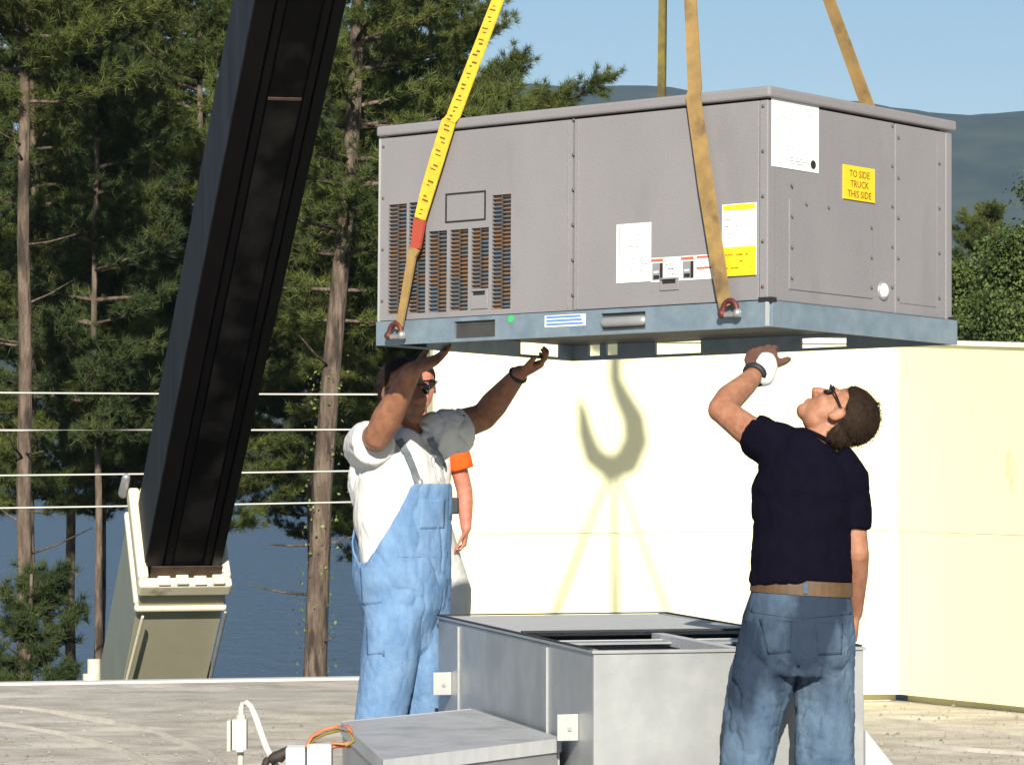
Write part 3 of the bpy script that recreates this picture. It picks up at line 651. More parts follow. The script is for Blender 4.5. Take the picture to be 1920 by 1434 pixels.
# seam beads, screws, corner post
for x in (fL(1062, 400)[0], fL(1080, 400)[0]):
    u('seam_bead', MB().box((x - .003, PF - .003, RH + .01), (x + .003, PF + .006, pt - .01)), M['unit'], .001)
post = MB().box((LX - .047, PF - .002, RH + .002), (LX - PF + .002, PF + .045, pt)); u('corner_post', post, M['unit'], .004)
u('corner_post', MB().box((-.001, PF - .004, RH + .002), (.0055, PF + .03, pt)), M['galv_bright'])
u('corner_post', MB().box((LX - PF - .04, LY - .045, RH + .002), (LX - PF + .003, LY - .004, pt)), M['unit'], .004)
scr = MB().ell((0, 0, 0), .0065, .004, .0065, nu=10, nv=6).mesh('screw', True)
def screw(p, on=unit):
    o = obj('screw', scr, None, on); o.location = p
    if not scr.materials: scr.materials.append(M['screw'])
for k in range(6): screw((xs1, PF - .002, RH + .06 + k * .13))
for k in range(5): screw((LX - .03, PF - .004, RH + .05 + k * .16))
for k in range(4): screw((.02, PF - .001, RH + .08 + k * .2))
# right face panels
XR = LX - PF; ys1 = fR(1683, 380)[0]
def rbox(name, y0, y1, z0, z1, m, proud=0, th=.02, bev=.003, parent=None): return u(name, MB().box((XR - th + proud, y0, z0), (XR + proud, y1, z1)), m, bev, parent)
rbox('end_panel', .050, ys1 - .003, RH + .004, pt, M['unit']); rbox('end_panel', ys1 + .003, LY - .048, RH + .004, pt, M['unit'])
ya0, za1 = fR(1484, 372); ya1, za0 = fR(1640, 565)
ap = rbox('access_panel', ya0, ya1, za0 + .01, za1, M['unit'], .004, .006, .002)
for k in range(4):
    screw((XR + .006, ya0 + .012, za0 + .05 + k * .11))
    if k < 3: screw((XR + .006, ya1 - .012, za0 + .05 + k * .11))
for k in range(2): screw((XR + .006, ya0 + .1 + k * .14, za1 - .012))
for k in range(5): screw((XR + .002, ys1 + .02, RH + .06 + k * .15)); screw((XR + .002, ys1 - .02, RH + .10 + k * .15))
for k in range(4): screw((XR + .002, LY - .09, RH + .08 + k * .17))
u('seam_bead', MB().box((XR - .003, LY - .105, RH + .02), (XR + .0025, LY - .100, pt - .03)), M['unit'])
u('seam_bead', MB().box((XR - .003, ys1 + .03, RH + .045), (XR + .0025, LY - .11, RH + .05)), M['unit'])
# far faces
u('end_panel', MB().box((.006, .045, RH + .004), (.026, LY - .01, pt)), M['unit']); u('side_panel', MB().box((.03, LY - .03, RH + .004), (LX - .06, LY - .012, pt)), M['unit'])
# top cover with rolled lip
top = MB().box((-.008, -.002, pt + .008), (LX + .006, LY + .008, HZ)); u('top_cover', top, M['unit'], .009)
# base rails with fork slots and lifting holes
def hole(a, b, t_, q, f):
    x0, z1 = f(a, t_); x1, z0 = f(b, q); return (min(x0, x1), max(x0, x1), max(.012, z0), min(RH - .012, z1))
hl = [hole(852, 928, 603, 632, fL), hole(1127, 1210, 588, 617, fL)]
def rail(name, me): return u(name, me, M['rail'])
rail('base_rail', panel_with_holes(0, LX, 0, RH, hl, 0, .012))
m2 = panel_with_holes(.0125, LY, 0, RH, [], -.012, 0); m2.transform(Matrix.Translation((LX, 0, 0)) @ Matrix.Rotation(math.pi / 2, 4, 'Z')); rail('base_rail', m2)
def back_x(px, py):   # picture point -> x on the far long rail
    o = L_ + uy * LY; r = ray(px, py); t = (o - EYE).dot(uy) / r.dot(uy); return (EYE + r * t - L_).dot(ux)
def left_y(px, py):
    r = ray(px, py); t = (L_ - EYE).dot(ux) / r.dot(ux); return (EYE + r * t - L_).dot(uy)
hb_ = [(back_x(1232, 655), back_x(1317, 655), .012, .060), (back_x(1505, 650), back_x(1590, 650), .012, .05), (back_x(1107, 657), back_x(1128, 657), .018, .066), (back_x(1140, 657), back_x(1161, 657), .018, .066)]
rail('base_rail', panel_with_holes(.0125, LX - .0125, 0, RH, hb_, LY - .012, LY))
hy = sorted([(left_y(972, 655), left_y(1046, 655), .012, .062), (left_y(738, 660), left_y(800, 660), .008, .05)])
m3 = panel_with_holes(.0125, LY, 0, RH, hy, -.012, 0); m3.transform(Matrix.Translation((0.0, 0, 0)) @ Matrix.Rotation(math.pi / 2, 4, 'Z')); rail('base_rail', m3)
for y0, y1 in ((0.0005, .03),): u('rail_flange', MB().box((.0125, .0125, .001), (LX - .0125, .03, .004)), M['rail'])
u('rail_joint', MB().box((LX - .010, -.003, .002), (LX + .003, .004, RH - .002)), M['galv_bright'])
u('rail_clip', MB().box((LX - .04, -.004, RH - .004), (LX + .016, .03, RH + .012)), M['dark'])
u('rail_clip', MB().box((LX - .02, LY - .03, RH - .004), (LX + .004, LY + .004, RH + .012)), M['dark'])
u('base_pan', MB().box((.012, .0125, RH - .03), (LX - .0125, LY - .0125, RH - .014)), M['unit_under'])
u('skid_tube', MB().box((.02, .10, .015), (LX - .02, .13, .060)), M['unit_under'])
for hx in hl: u('fork_pocket', MB().box((hx[0] - .004, .014, hx[2] - .006), (hx[1] + .004, .09, hx[3] + .006)), M['unit_under'])
mb = MB(); xa, xb = hl[1][0], hl[1][1]; zc = (hl[1][2] + hl[1][3]) / 2
mb.loft([(xa + .01, .012, zc), (xb - .02, .012, zc)], [.02, .02], n=12); u('packing_roll', mb.mesh('r', True), M['galv'])
# handles on the panels
for (a, b, t_, q) in ((880, 912, 543, 578), (1234, 1270, 521, 543)):
    x0, z1 = fL(a, t_); x1, z0 = fL(b, q)
    hd = u('handle', MB().box((x0, PF - .005, z0), (x1, PF - .001, z1)), M['unit'], .002)
    u('recess', MB().box((x0 + .014, PF - .0062, z1 - .022), (x1 - .014, PF - .0055, z1 - .007)), M['dark'], 0, hd)
    u('hood', MB().box((x0 + .010, PF - .012, z1 - .007), (x1 - .010, PF - .0052, z1 - .003)), M['unit'], 0, hd)
# nameplate outline
x0, z1 = fL(832, 363); x1, z0 = fL(907, 412); w = .006
mb = MB()
for a in ((x0, z0, x1, z0 + w), (x0, z1 - w, x1, z1), (x0, z0 + w, x0 + w, z1 - w), (x1 - w, z0 + w, x1, z1 - w)): mb.box((a[0], PF - .003, a[1]), (a[2], PF + .001, a[3]))
u('nameplate_frame', mb, M['black'])
# paper labels
def lab_long(name, quadpx, m, off=.0025):
    x0, z1 = fL(*quadpx[0]); x1, z0 = fL(*quadpx[1]); return u(name, MB().box((x0, PF - off, z0), (x1, PF - .0004, z1)), m), (x0, x1, z0, z1)
def scribble(parent, rect, rows, seed, m, face='L', off=.003, mx=.1, h=.35, breaks=.25):
    rng = random.Random(seed); x0, x1, z0, z1 = rect; mb = MB(); dz = (z1 - z0) / (rows + 1)
    for r in range(rows):
        z = z1 - dz * (r + 1); x = x0 + (x1 - x0) * mx; xe = x0 + (x1 - x0) * (1 - mx * (1 + 3 * rng.random()))
        while x < xe:
            l = (x1 - x0) * (.03 + .09 * rng.random()); e = min(x + l, xe); t_ = dz * h * (.6 + .5 * rng.random())
            if rng.random() > breaks:
                if face == 'L': mb.box((x, PF - off, z - t_ / 2), (e, PF - off + .0008, z + t_ / 2))
                else: mb.box((XR + off - .0008, x, z - t_ / 2), (XR + off, e, z + t_ / 2))
            x = e + (x1 - x0) * .018
    if mb.v: o = u('fine_print', mb, m, 0, parent); o['kind'] = 'stuff'; return o
def lettering(parent, body, size, x, z, m, face='L', off=.003):
    me = text_mesh(body, size); o = obj('lettering', me, m, parent)
    if face == 'L': o.matrix_basis = Matrix.Translation((x, PF - off, z)) @ Matrix.Rotation(math.pi / 2, 4, 'X')
    else: o.matrix_basis = Matrix.Translation((XR + off, x, z)) @ Matrix.Rotation(math.pi / 2, 4, 'Z') @ Matrix.Rotation(math.pi / 2, 4, 'X')
    return o
s1, r1 = lab_long('paper_label', ((1153, 421), (1217, 527)), M['white']); s1['label'] = 'white rectangular sticker at the middle of the long face'
scribble(s1, (r1[0] + .03, r1[1], r1[2] + .02, r1[3] - .02), 7, 2, M['greyink'], h=.16, breaks=.7)
u('fine_print', MB().box((r1[0] + .012, PF - .003, r1[2] + .01), (r1[0] + .015, PF - .0024, r1[3] - .01)), M['greyink'], 0, s1)
s2, r2 = lab_long('wiring_label', ((1217.6, 484), (1352, 521)), M['white']); xx = lambda a: r2[0] + (r2[1] - r2[0]) * a; zz_ = lambda b: r2[2] + (r2[3] - r2[2]) * b
for a, b in ((0, .17), (.42, .60)): u('red_bar', MB().box((xx(a) + .001, PF - .0032, zz_(.84)), (xx(b), PF - .0026, zz_(.96))), M['red'], 0, s2)
for b in (.87, .42): u('red_bar', MB().box((xx(.64), PF - .0032, zz_(b)), (xx(.97), PF - .0026, zz_(b + .09))), M['red'], 0, s2)
for a in (.02, .45):
    u('pictogram', MB().box((xx(a), PF - .0034, zz_(.08)), (xx(a + .15), PF - .0028, zz_(.78))), M['greyink'], 0, s2)
    u('pictogram', MB().box((xx(a + .11), PF - .0042, zz_(.08)), (xx(a + .15), PF - .0036, zz_(.78))), M['black'], 0, s2)
    u('pictogram', MB().box((xx(a + .02), PF - .0042, zz_(.12)), (xx(a + .10), PF - .0036, zz_(.28))), M['black'], 0, s2)
    u('pictogram', MB().box((xx(a + .02), PF - .0042, zz_(.38)), (xx(a + .09), PF - .0036, zz_(.45))), M['white'], 0, s2)
scribble(s2, (xx(.19), xx(.42), zz_(.1), zz_(.9)), 3, 5, M['black'], h=.22, breaks=.5)
# hanging tag with yellow bands
x0, z1 = fL(1352, 384); x1, z0 = fL(1416, 515); cx = (x0 + x1) / 2
tagp = u('hang_tag', MB().box((x0, PF - .006, z0), (x1, PF - .003, z1)), M['white']); tagp['label'] = 'white tag with yellow bands near the corner of the long face'
u('tag_band', MB().box((x0 + .006, PF - .0075, z1 - .022), (x1 - .006, PF - .0062, z1 - .003)), M['yellow'], 0, tagp)
zb = fL(1390, 462)[1]
u('tag_band', MB().box((x0 + .004, PF - .0078, z0), (x1 - .002, PF - .0062, zb)), M['yellow'], 0, tagp)
scribble(tagp, (x0, x1, zb, z1 - .03), 4, 8, M['greyink'], off=.0068, h=.16, breaks=.55)
scribble(tagp, (x0, x1, z0 + .005, zb - .004), 3, 9, M['ink'], off=.0084, h=.20, breaks=.3)
# right face sheet and yellow note
ya, zt = fR(1451, 174); yb, zb2 = fR(1539, 320); sheet = u('instruction_sheet', MB().box((XR, ya, fR(1451, 311)[1]), (XR + .003, yb, zt)), M['paper']); sheet['label'] = 'large white instruction sheet beside the near corner'
rect = (ya + .01, yb - .01, fR(1451, 311)[1] + .05, zt - .02)
scribble(sheet, rect, 20, 11, M['greyink'], 'R', .0036, .06, .12, .35)
scribble(sheet, (ya + .09, yb - .05, rect[2] - .04, rect[2] - .0), 3, 12, M['greyink'], 'R', .0036, .02, .3, .2)
o = u('stamp', MB().loft([(XR + .003, yb - .035, rect[2] - .022), (XR + .0042, yb - .035, rect[2] - .022)], [.016, .016], side=(0, 1, 0), n=16, cap='flat'), M['black'], 0, sheet)
yc, zc1 = fR(1585, 308); yd, _ = fR(1643, 380); zc0 = fR(1585, 372)[1]
note = u('yellow_note', MB().box((XR + .0002, yc, zc0), (XR + .006, yd, zc1)), M['yellow']); note['label'] = 'yellow note with three lines of brown lettering'
for k, tx in enumerate(('TO SIDE', 'TRUCK', 'THIS SIDE')):
    lettering(note, tx, .036, (yc + yd) / 2, zc1 - .030 - k * .037, M['ink'], 'R', .0066)
# round pipe opening
yo, zo = fR(1660, 545); grm = u('pipe_grommet', MB().torus((XR + .002, yo, zo), (1, 0, 0), .030, .006, n=24).mesh('g', True), M['galv'])
u('plug', MB().loft([(XR, yo, zo), (XR + .010, yo, zo), (XR + .016, yo, zo)], [.027, .027, .018], side=(0, 1, 0), n=20, cap='flat').mesh('p', True), M['white'], 0, grm)
# rail stickers
x0, z1 = fL(1022, 590); x1, _ = fL(1098, 590); z0 = fL(1022, 614)[1]
bl = u('blue_label', MB().box((x0, -.002, max(.02, z0)), (x1, -.0002, min(RH - .012, z1))), M['white'])
for b in (.12, .40, .68): u('blue_stripe', MB().box((x0 + .008, -.0028, z0 + (z1 - z0) * b), (x1 - .008 - .02 * b, -.0022, z0 + (z1 - z0) * (b + .17))), M['blue_label'], 0, bl)
gx, gz = fL(958, 598); u('green_sticker', MB().loft([(gx, -.0002, gz), (gx, -.002, gz)], [.014, .014], n=16, cap='flat'), M['green'])

# ------------------------------------------------------------------ slings and shackles
def UW(x, y, z): return L_ + ux * x + uy * y + uz * z
def sling(lab, pts, w, wd, m):
    t = thing('lifting_sling', lab, 'sling', pts[0], 'slings lifting the air conditioner')
    wobj('webbing', ribbon(pts, w, .006, wd, 10), m, t); return t
GS = 'slings lifting the air conditioner'
# front left (bright yellow with red tag and printing)
xb0, zb0 = fL(757, 606); xt0 = fL(846, 233)[0]; 
A0 = UW(xb0, -.028, .055); A1 = UW(xt0, -.014, HZ - .012); A2 = UW(xt0 + .012, .0, HZ + .012)
def on_l(px, py): x, z = fL(px, py); return UW(x, -.020, z)
st = [A0, on_l(768, 545), on_l(779, 480), on_l(786, 465)]
sl = thing('lifting_sling', 'bright yellow printed sling with red tag at the left end', 'sling', A0, GS)
wobj('eye', ribbon(st, [.030, .036, .040, .05], .010, [ux, ux, ux, ux], 6), M['sling_t'], sl)
wobj('tag_wrap', ribbon([on_l(786, 466), on_l(790, 440), on_l(794, 412)], [.046, .052, .056], .012, [ux] * 3, 6), M['red_tape'], sl)
upper = [on_l(794, 411), on_l(808, 360), on_l(826, 300), A1, A2, A2.lerp(HOOK, .5), HOOK]
wobj('webbing', ribbon(upper, [.056, .066, .07, .07, .07, .045, .024], .006, [ux] * 7, 8), M['sling_y'], sl)
# printing along the strap
rng = random.Random(4); full = upper[:5] + [A2.lerp(HOOK, .30)]
seg = []; 
for i in range(len(full) - 1):
    n = max(1, int((full[i + 1] - full[i]).length / .045))
    for k in range(n): seg.append((full[i].lerp(full[i + 1], (k + .5) / n), (full[i + 1] - full[i]).normalized()))
mb = MB()
for p, d in seg:
    a = (ux - d * d.dot(ux)).normalized(); nrm = d.cross(a); nrm = nrm if nrm.y < 0 else -nrm
    for k in range(2):
        ww = .012 + .02 * rng.random(); hh = .004 + .004 * rng.random(); c0 = p + nrm * .0036 + a * (rng.random() - .5) * .014 + d * (k - .5) * .016
        mb.add([c0 - a * ww / 2 - d * hh / 2, c0 + a * ww / 2 - d * hh / 2, c0 + a * ww / 2 + d * hh / 2, c0 - a * ww / 2 + d * hh / 2], [(0, 1, 2, 3)])
wobj('fine_print', mb, M['ink'], sl)['kind'] = 'stuff'
# front right
xb1 = fL(1368, 570)[0]; xt1 = fL(1304, 180)[0]
B0 = UW(xb1, -.028, .075); B1 = UW(xt1, -.014, HZ - .012); B2 = UW(xt1 - .002, .0, HZ + .012)
sling('tan dirty sling crossing the long face near its right corner', [B0, on_l(1352, 490), on_l(1330, 350), B1, B2, B2.lerp(HOOK, .5), HOOK], [.05, .062, .066, .062, .06, .036, .022], [ux] * 7, M['sling_t'])
# rear left, rear right
C1 = UW(back_x(1240, 165), LY + .014, HZ - .012); C0 = UW(back_x(1240, 165) - .12, LY + .028, .07); C2 = UW(back_x(1240, 165), LY, HZ + .012)
sling('narrow olive sling behind the unit, left of the tan front sling', [C0, C1, C2, C2.lerp(HOOK, .5), HOOK], [.042, .042, .042, .034, .022], [ux] * 5, M['sling_o'])
xd = back_x(1640, 190); D0 = UW(xd + .04, LY + .028, .07); D1 = UW(xd, LY + .014, HZ - .012); D2 = UW(xd, LY, HZ + .012)
sling('tan sling rising behind the right face at the upper right', [D0, D1, D2, D2.lerp(HOOK, .5), HOOK], [.062, .062, .062, .04, .022], [ux] * 5, M['sling_t'])
def shackle(lab, p):
    t = thing('shackle', lab, 'shackle', p, 'shackles on the base rail')
    mb = MB(); c = p + uz * .0
    pts = [c + ux * (.03 * math.cos(a)) + uz * (-.012 + .034 * math.sin(a)) - uy * .012 for a in np.linspace(-.5, math.pi + .5, 14)]
    mb.loft(pts, [.010] * 14, side=uy, n=8); wobj('bow', mb.mesh('b', True), M['shackle'], t)
    mb = MB(); mb.loft([c - ux * .045 - uz * .028 - uy * .012, c + ux * .045 - uz * .028 - uy * .012], [.010, .010], n=10, cap='flat'); wobj('pin', mb.mesh('p'), M['zinc'], t)
    for s in (-1, 1):
        mb = MB(); mb.ell(c + ux * s * .034 - uz * .024 - uy * .014, .016, .016, .017, nu=10, nv=8); wobj('eyelet', mb.mesh('e', True), M['shackle'] if s < 0 else M['zinc'], t)
shackle('rusty red shackle at the foot of the yellow sling', UW(fL(751, 620)[0], -.018, fL(751, 618)[1]))
shackle('red and silver shackle at the foot of the tan sling near the corner', UW(fL(1378, 580)[0], -.018, fL(1378, 576)[1]))

# ------------------------------------------------------------------ roof curb
ZC = .81; C_F1 = atz(1113, 1226, ZC); CW, CD = .955, 2.45
cx_ = Vector((math.cos(YAW), math.sin(YAW), 0)); cy_ = Vector((-math.sin(YAW), math.cos(YAW), 0))
curb = thing('roof_curb', 'galvanized sheet metal roof curb with open top under the hanging unit', 'roof curb', (C_F1.x, C_F1.y, 0)); curb.rotation_euler = (0, 0, YAW)
def cb(name, a, b, m=M['galv'], bev=0, parent=None): return obj(name, MB().box(a, b), m, parent or curb, bevel=bev)
cb('front_wall', (0, 0, .0), (CW, .012, ZC), bev=.002)
xs_ = .62
cb('side_wall', (.0, .0125, .0), (.012, xs_ - .002, ZC), bev=.002); cb('side_wall', (.0, xs_ + .002, 0), (.012, 2.05, ZC - .002), bev=.002); cb('side_wall', (0, 2.054, 0), (.012, CD, ZC - .001), bev=.002)
cb('side_wall', (CW - .012, .0125, 0), (CW, CD, ZC)); cb('rear_wall', (.0125, CD - .012, 0), (CW - .0125, CD, ZC))
for y in (xs_, 2.052): cb('standing_seam', (-.010, y - .004, .02), (-.0005, y + .004, ZC - .012), bev=.002)
cb('standing_seam', (CW - .10, -.006, .02), (CW - .093, -.0005, ZC - .005)); 
# top: covered rear, open front with dividers
cb('top_flange', (-.006, -.008, ZC + .001), (CW + .006, .028, ZC + .012), bev=.002)
cb('top_flange', (-.006, .0285, ZC + .001), (.03, CD, ZC + .012), bev=.002); cb('top_flange', (CW - .03, .0285, ZC + .001), (CW + .006, CD, ZC + .012), bev=.002)
cb('cover_sheet', (.031, 1.16, ZC - .004), (CW - .031, CD, ZC + .010), M['galv_top'], .003)
cb('gasket', (.031, 1.13, ZC + .0105), (CW - .031, 1.16, ZC + .018), M['black']); cb('gasket', (-.006, .03, ZC + .0125), (.006, CD, ZC + .018), M['black']); cb('gasket', (.007, CD - .012, ZC + .0125), (CW, CD, ZC + .018), M['black']); cb('gasket', (CW - .006, .03, ZC + .0125), (CW + .006, CD - .013, ZC + .018), M['black'])
cb('divider', (.013, .98, .35), (CW - .013, 1.0, ZC - .01), M['galv_top']); cb('divider_flange', (.031, .86, ZC - .02), (.52, .979, ZC - .012))
cb('cross_bar', (.52, .03, ZC - .03), (.565, 1.12, ZC + .006), M['galv_top']); cb('divider_flange', (.58, .80, ZC - .02), (CW - .031, .979, ZC - .012))
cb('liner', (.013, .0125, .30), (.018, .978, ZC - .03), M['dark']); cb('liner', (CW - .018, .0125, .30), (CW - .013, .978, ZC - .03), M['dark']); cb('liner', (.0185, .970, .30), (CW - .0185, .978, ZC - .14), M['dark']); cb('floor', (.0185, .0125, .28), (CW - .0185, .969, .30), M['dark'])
for y, z in ((.20, .545), (2.20, .56)):
    k = cb('cleat', (-.075, y - .004, z - .04), (-.001, y + .004, z + .05), M['galv_bright'], .002); 
    cb('cleat_flange', (-.008, y + .005, z - .035), (-.001, y + .055, z + .045), M['galv_bright'], 0, k)
    cb('bolt', (-.04, y - .012, z - .005), (-.028, y - .0045, z + .007), M['galv'], 0, k)
mb = MB(); mb.prism([Vector(q) for q in ((CW + .001, -.015, .0), (CW + .44, -.015, .0), (CW + .40, -.015, .06), (CW + .001, -.015, .54))], (0, 0, 0), (0, CD + .01, 0)); obj('flashing', mb, M['galv_top'], curb, bevel=.004)
cb('standing_seam', (CW + .0005, .20, .02), (CW + .010, .208, ZC - .02))

# low duct at its left
dq = [atz(*q, .5) for q in ((884, 1329), (1052, 1384), (718, 1425), (640, 1353))]
duct = thing('metal_duct', 'low grey sheet metal duct box in front of the overalls worker', 'duct', (dq[2].x, dq[2].y, 0))
ctr = sum(dq, Vector()) / 4
body = [ctr + (q - ctr) * .988 for q in dq]
for i in range(4):
    a, b = body[i], body[(i + 1) % 4]; n_ = (b - a).cross(Vector((0, 0, 1))).normalized()
    if n_.dot(ctr - a) < 0: n_ = -n_
    mb = MB(); e = (b - a).normalized() * .011
    mb.prism([a + e, b - e * .02, b - e * .02 + n_ * .01, a + e + n_ * .01], (0, 0, -.49), (0, 0, -.012)); wobj('duct_wall', mb, M['galv'], duct)
mb = MB(); mb.prism(dq, (0, 0, -.0115), (0, 0, 0)); lid = wobj('lid', mb, M['duct_top'], duct, .003)
for a, b in ((0, 1), (1, 2), (2, 3), (3, 0)):
    e = (dq[b] - dq[a]).normalized() * .002; mb = MB(); inn = lambda q: ctr + (q - ctr) * 1.006
    mb.prism([inn(dq[a]) + e, inn(dq[b]) - e, dq[b] - e, dq[a] + e], (0, 0, -.045), (0, 0, .0025)); wobj('lid_edge', mb, M['galv_top'], duct)

# electrical box with gooseneck conduit
eb = at(446, 1378, 11.6); el = thing('disconnect_box', 'small off white electrical box on a post with gooseneck conduit', 'electrical box', (eb.x, eb.y, 0))
def bw(name, c, hx, hy_, hz, m, bev=.003, t=el): return wobj(name, MB().box((c.x - hx, c.y - hy_, c.z - hz), (c.x + hx, c.y + hy_, c.z + hz)), m, t, bev)
bw('box', at(450, 1376, 11.6), .024, .03, .052, M['pvc']); bw('cover', at(430, 1378, 11.58), .006, .032, .052, M['pvc']); 
bw('hub', at(452, 1345, 11.6), .014, .014, .010, M['conduit'])
bw('knockout', at(450, 1404, 11.565), .012, .004, .010, M['pvc'])
mb = MB(); mb.loft([Vector((at(451, 1400, 11.6).x, 11.6, z)) for z in (0, .2, at(451, 1406, 11.6).z)], [.011] * 3, n=10); wobj('post', mb.mesh('p', True), M['conduit'], el)
cpx = [(452, 1340, 11.6), (452, 1328, 11.6), (456, 1318, 11.6), (463, 1316, 11.59), (471, 1324, 11.58), (480, 1345, 11.56), (490, 1375, 11.54), (500, 1402, 11.52), (512, 1425, 11.5), (520, 1440, 11.5), (524, 1480, 11.5), (526, 1560, 11.5)]
mb = MB(); mb.loft([at(*q) for q in cpx], [.010] * 5 + [.0115] * 7, n=10); wobj('conduit', mb.mesh('c', True), M['pvc'], el)
# junction box with loose wires at the duct's end
jb = at(590, 1415, 11.3); jt = thing('junction_box', 'pale open wiring box with loose orange wires against the duct', 'wiring box', (jb.x, jb.y, 0))
bw('box', at(600, 1424, 11.25), .040, .05, .055, M['pvc'], .004, jt); bw('side_cover', at(556, 1428, 11.3), .032, .06, .052, M['white'], .004, jt); bw('door', at(552, 1430, 11.225), .018, .004, .03, M['pvc'], .002, jt)
c = at(572, 1430, 11.25); mb = MB(); mb.box((c.x - .06, 11.2, 0), (c.x + .08, 11.32, c.z - .06)); wobj('stand', mb, M['galv'], jt)
for k, pts in enumerate((((575, 1398), (585, 1380), (605, 1368), (630, 1362), (652, 1360), (660, 1372)), ((574, 1402), (590, 1384), (612, 1374), (636, 1368), (655, 1372), (664, 1388), (650, 1396)), ((605, 1400), (625, 1392), (645, 1394), (662, 1390)), ((610, 1404), (632, 1398), (655, 1399)))):
    mb = MB(); mb.loft([at(a, b, 11.22 + .015 * k + .01 * (i % 2)) for i, (a, b) in enumerate(pts)], [.0055] * len(pts), n=6); wobj('wire', mb.mesh('w', True), M['orange_wire'] if k != 1 else M['sling_o'], jt)
mb = MB(); rng = random.Random(8)
pts = [at(500 + 8 * i, 1424 - 3.2 * i + 5 * rng.random(), 11.42) for i in range(7)]; mb.loft(pts, [.012, .02, .018, .022, .018, .02, .014], n=8); wobj('cable_sleeve', mb.mesh('c', True), M['boot'], jt)
mb = MB(); mb.loft([pts[0], pts[0] + Vector((-.02, 0, -.05)), Vector((pts[0].x - .03, 11.42, .0))], [.012, .012, .012], n=8); wobj('cable_sleeve', mb.mesh('c', True), M['boot'], jt)

# ------------------------------------------------------------------ people
def hand(mb, w, d, n, thumb, curl=25, s=1.0, fat=1.0):
    """w wrist, d finger direction, n palm normal (fingers curl towards it), thumb: side vector"""
    d = Vector(d).normalized(); n = Vector(n); n = (n - d * d.dot(n)).normalized(); t = Vector(thumb); t = (t - d * d.dot(t) - n * n.dot(t)).normalized()
    mb.loft([w - d * .02 * s, w + d * .02 * s, w + d * .055 * s, w + d * .088 * s], [(.024 * s * fat, .019 * s * fat), (.033 * s * fat, .018 * s * fat), (.040 * s * fat, .016 * s * fat), (.038 * s * fat, .013 * s * fat)], side=t, n=14)
    for k, (o, l) in enumerate(((.029, .072), (.0098, .082), (-.0098, .076), (-.028, .060))):
        p = w + d * (.088 - .004 * abs(k - 1)) * s + t * o * s; dd = (d + t * o * 1.6).normalized(); pts = [p - dd * .02 * s, p]
        for j, fr in enumerate((.45, .32, .23)):
            a = math.radians(curl * (.5 + .5 * j) * (1 + .12 * k)); ax_ = dd.cross(n).normalized(); dd = Matrix.Rotation(a, 3, ax_) @ dd
            p = p + dd * l * s * fr; pts.append(p.copy())
        mb.loft(pts, [.0088 * s * fat, .0088 * s * fat, .0082 * s * fat, .0076 * s * fat, .0068 * s * fat], side=t, n=8)
    p = w + d * .022 * s + t * .026 * s; dd = (t * .75 + d * .75 + n * .35).normalized(); pts = [p - dd * .012, p]
    for fr in (.036, .030, .024): p = p + dd * fr * s; pts.append(p.copy()); dd = (dd + d * .35 + n * .1).normalized()
    mb.loft(pts, [.014 * s * fat, .0125 * s * fat, .0105 * s * fat, .0098 * s * fat, .008 * s * fat], side=n, n=8)
def head_frame(c, fwd, up, s=1.0):
    f = Vector(fwd).normalized(); up = Vector(up); up = (up - f * f.dot(up)).normalized(); r = f.cross(up)
    m = Matrix((r, f, up)).transposed().to_4x4(); m.translation = c; return m @ Matrix.Scale(s, 4)
def head(mb, m, jaw=1.0):
    R3 = m
    def E(c, a, b, d): mb.ell(m @ Vector(c), a * sc_, b * sc_, d * sc_, m_rot)
    sc_ = m.to_scale().x; m_rot = m.to_3x3().normalized().to_4x4()
    E((0, -.018, .035), .076, .097, .088); E((0, .028, -.03), .062 * jaw, .066, .088); E((0, .02, -.075), .052 * jaw, .055, .045)
    E((0, .062, -.098), .028 * jaw, .030, .026); E((0, .074, .022), .054, .020, .016); E((.036, .055, -.03), .024, .026, .028); E((-.036, .055, -.03), .024, .026, .028)
    mb.loft([m @ Vector(q) for q in ((0, .086, .012), (0, .102, -.012), (0, .113, -.034), (0, .098, -.044))], [.008 * sc_, .011 * sc_, .015 * sc_, .010 * sc_], side=m_rot.to_3x3() @ Vector((1, 0, 0)), n=10)
    E((.013, .095, -.04), .009, .010, .008); E((-.013, .095, -.04), .009, .010, .008)
    E((0, .088, -.066), .024, .011, .0065); E((0, .086, -.077), .021, .011, .007)
    for s in (-1, 1): E((s * .077, -.012, -.012), .009, .020, .031); E((s * .079, -.006, -.034), .008, .011, .012)
def eyes(parent, m, mt):
    for s in (-1, 1):
        mb = MB(); mb.ell(m @ Vector((s * .031, .079, .003)), .011, .011, .011, nu=12, nv=8); wobj('eye', mb.mesh('e', True), mt, parent)
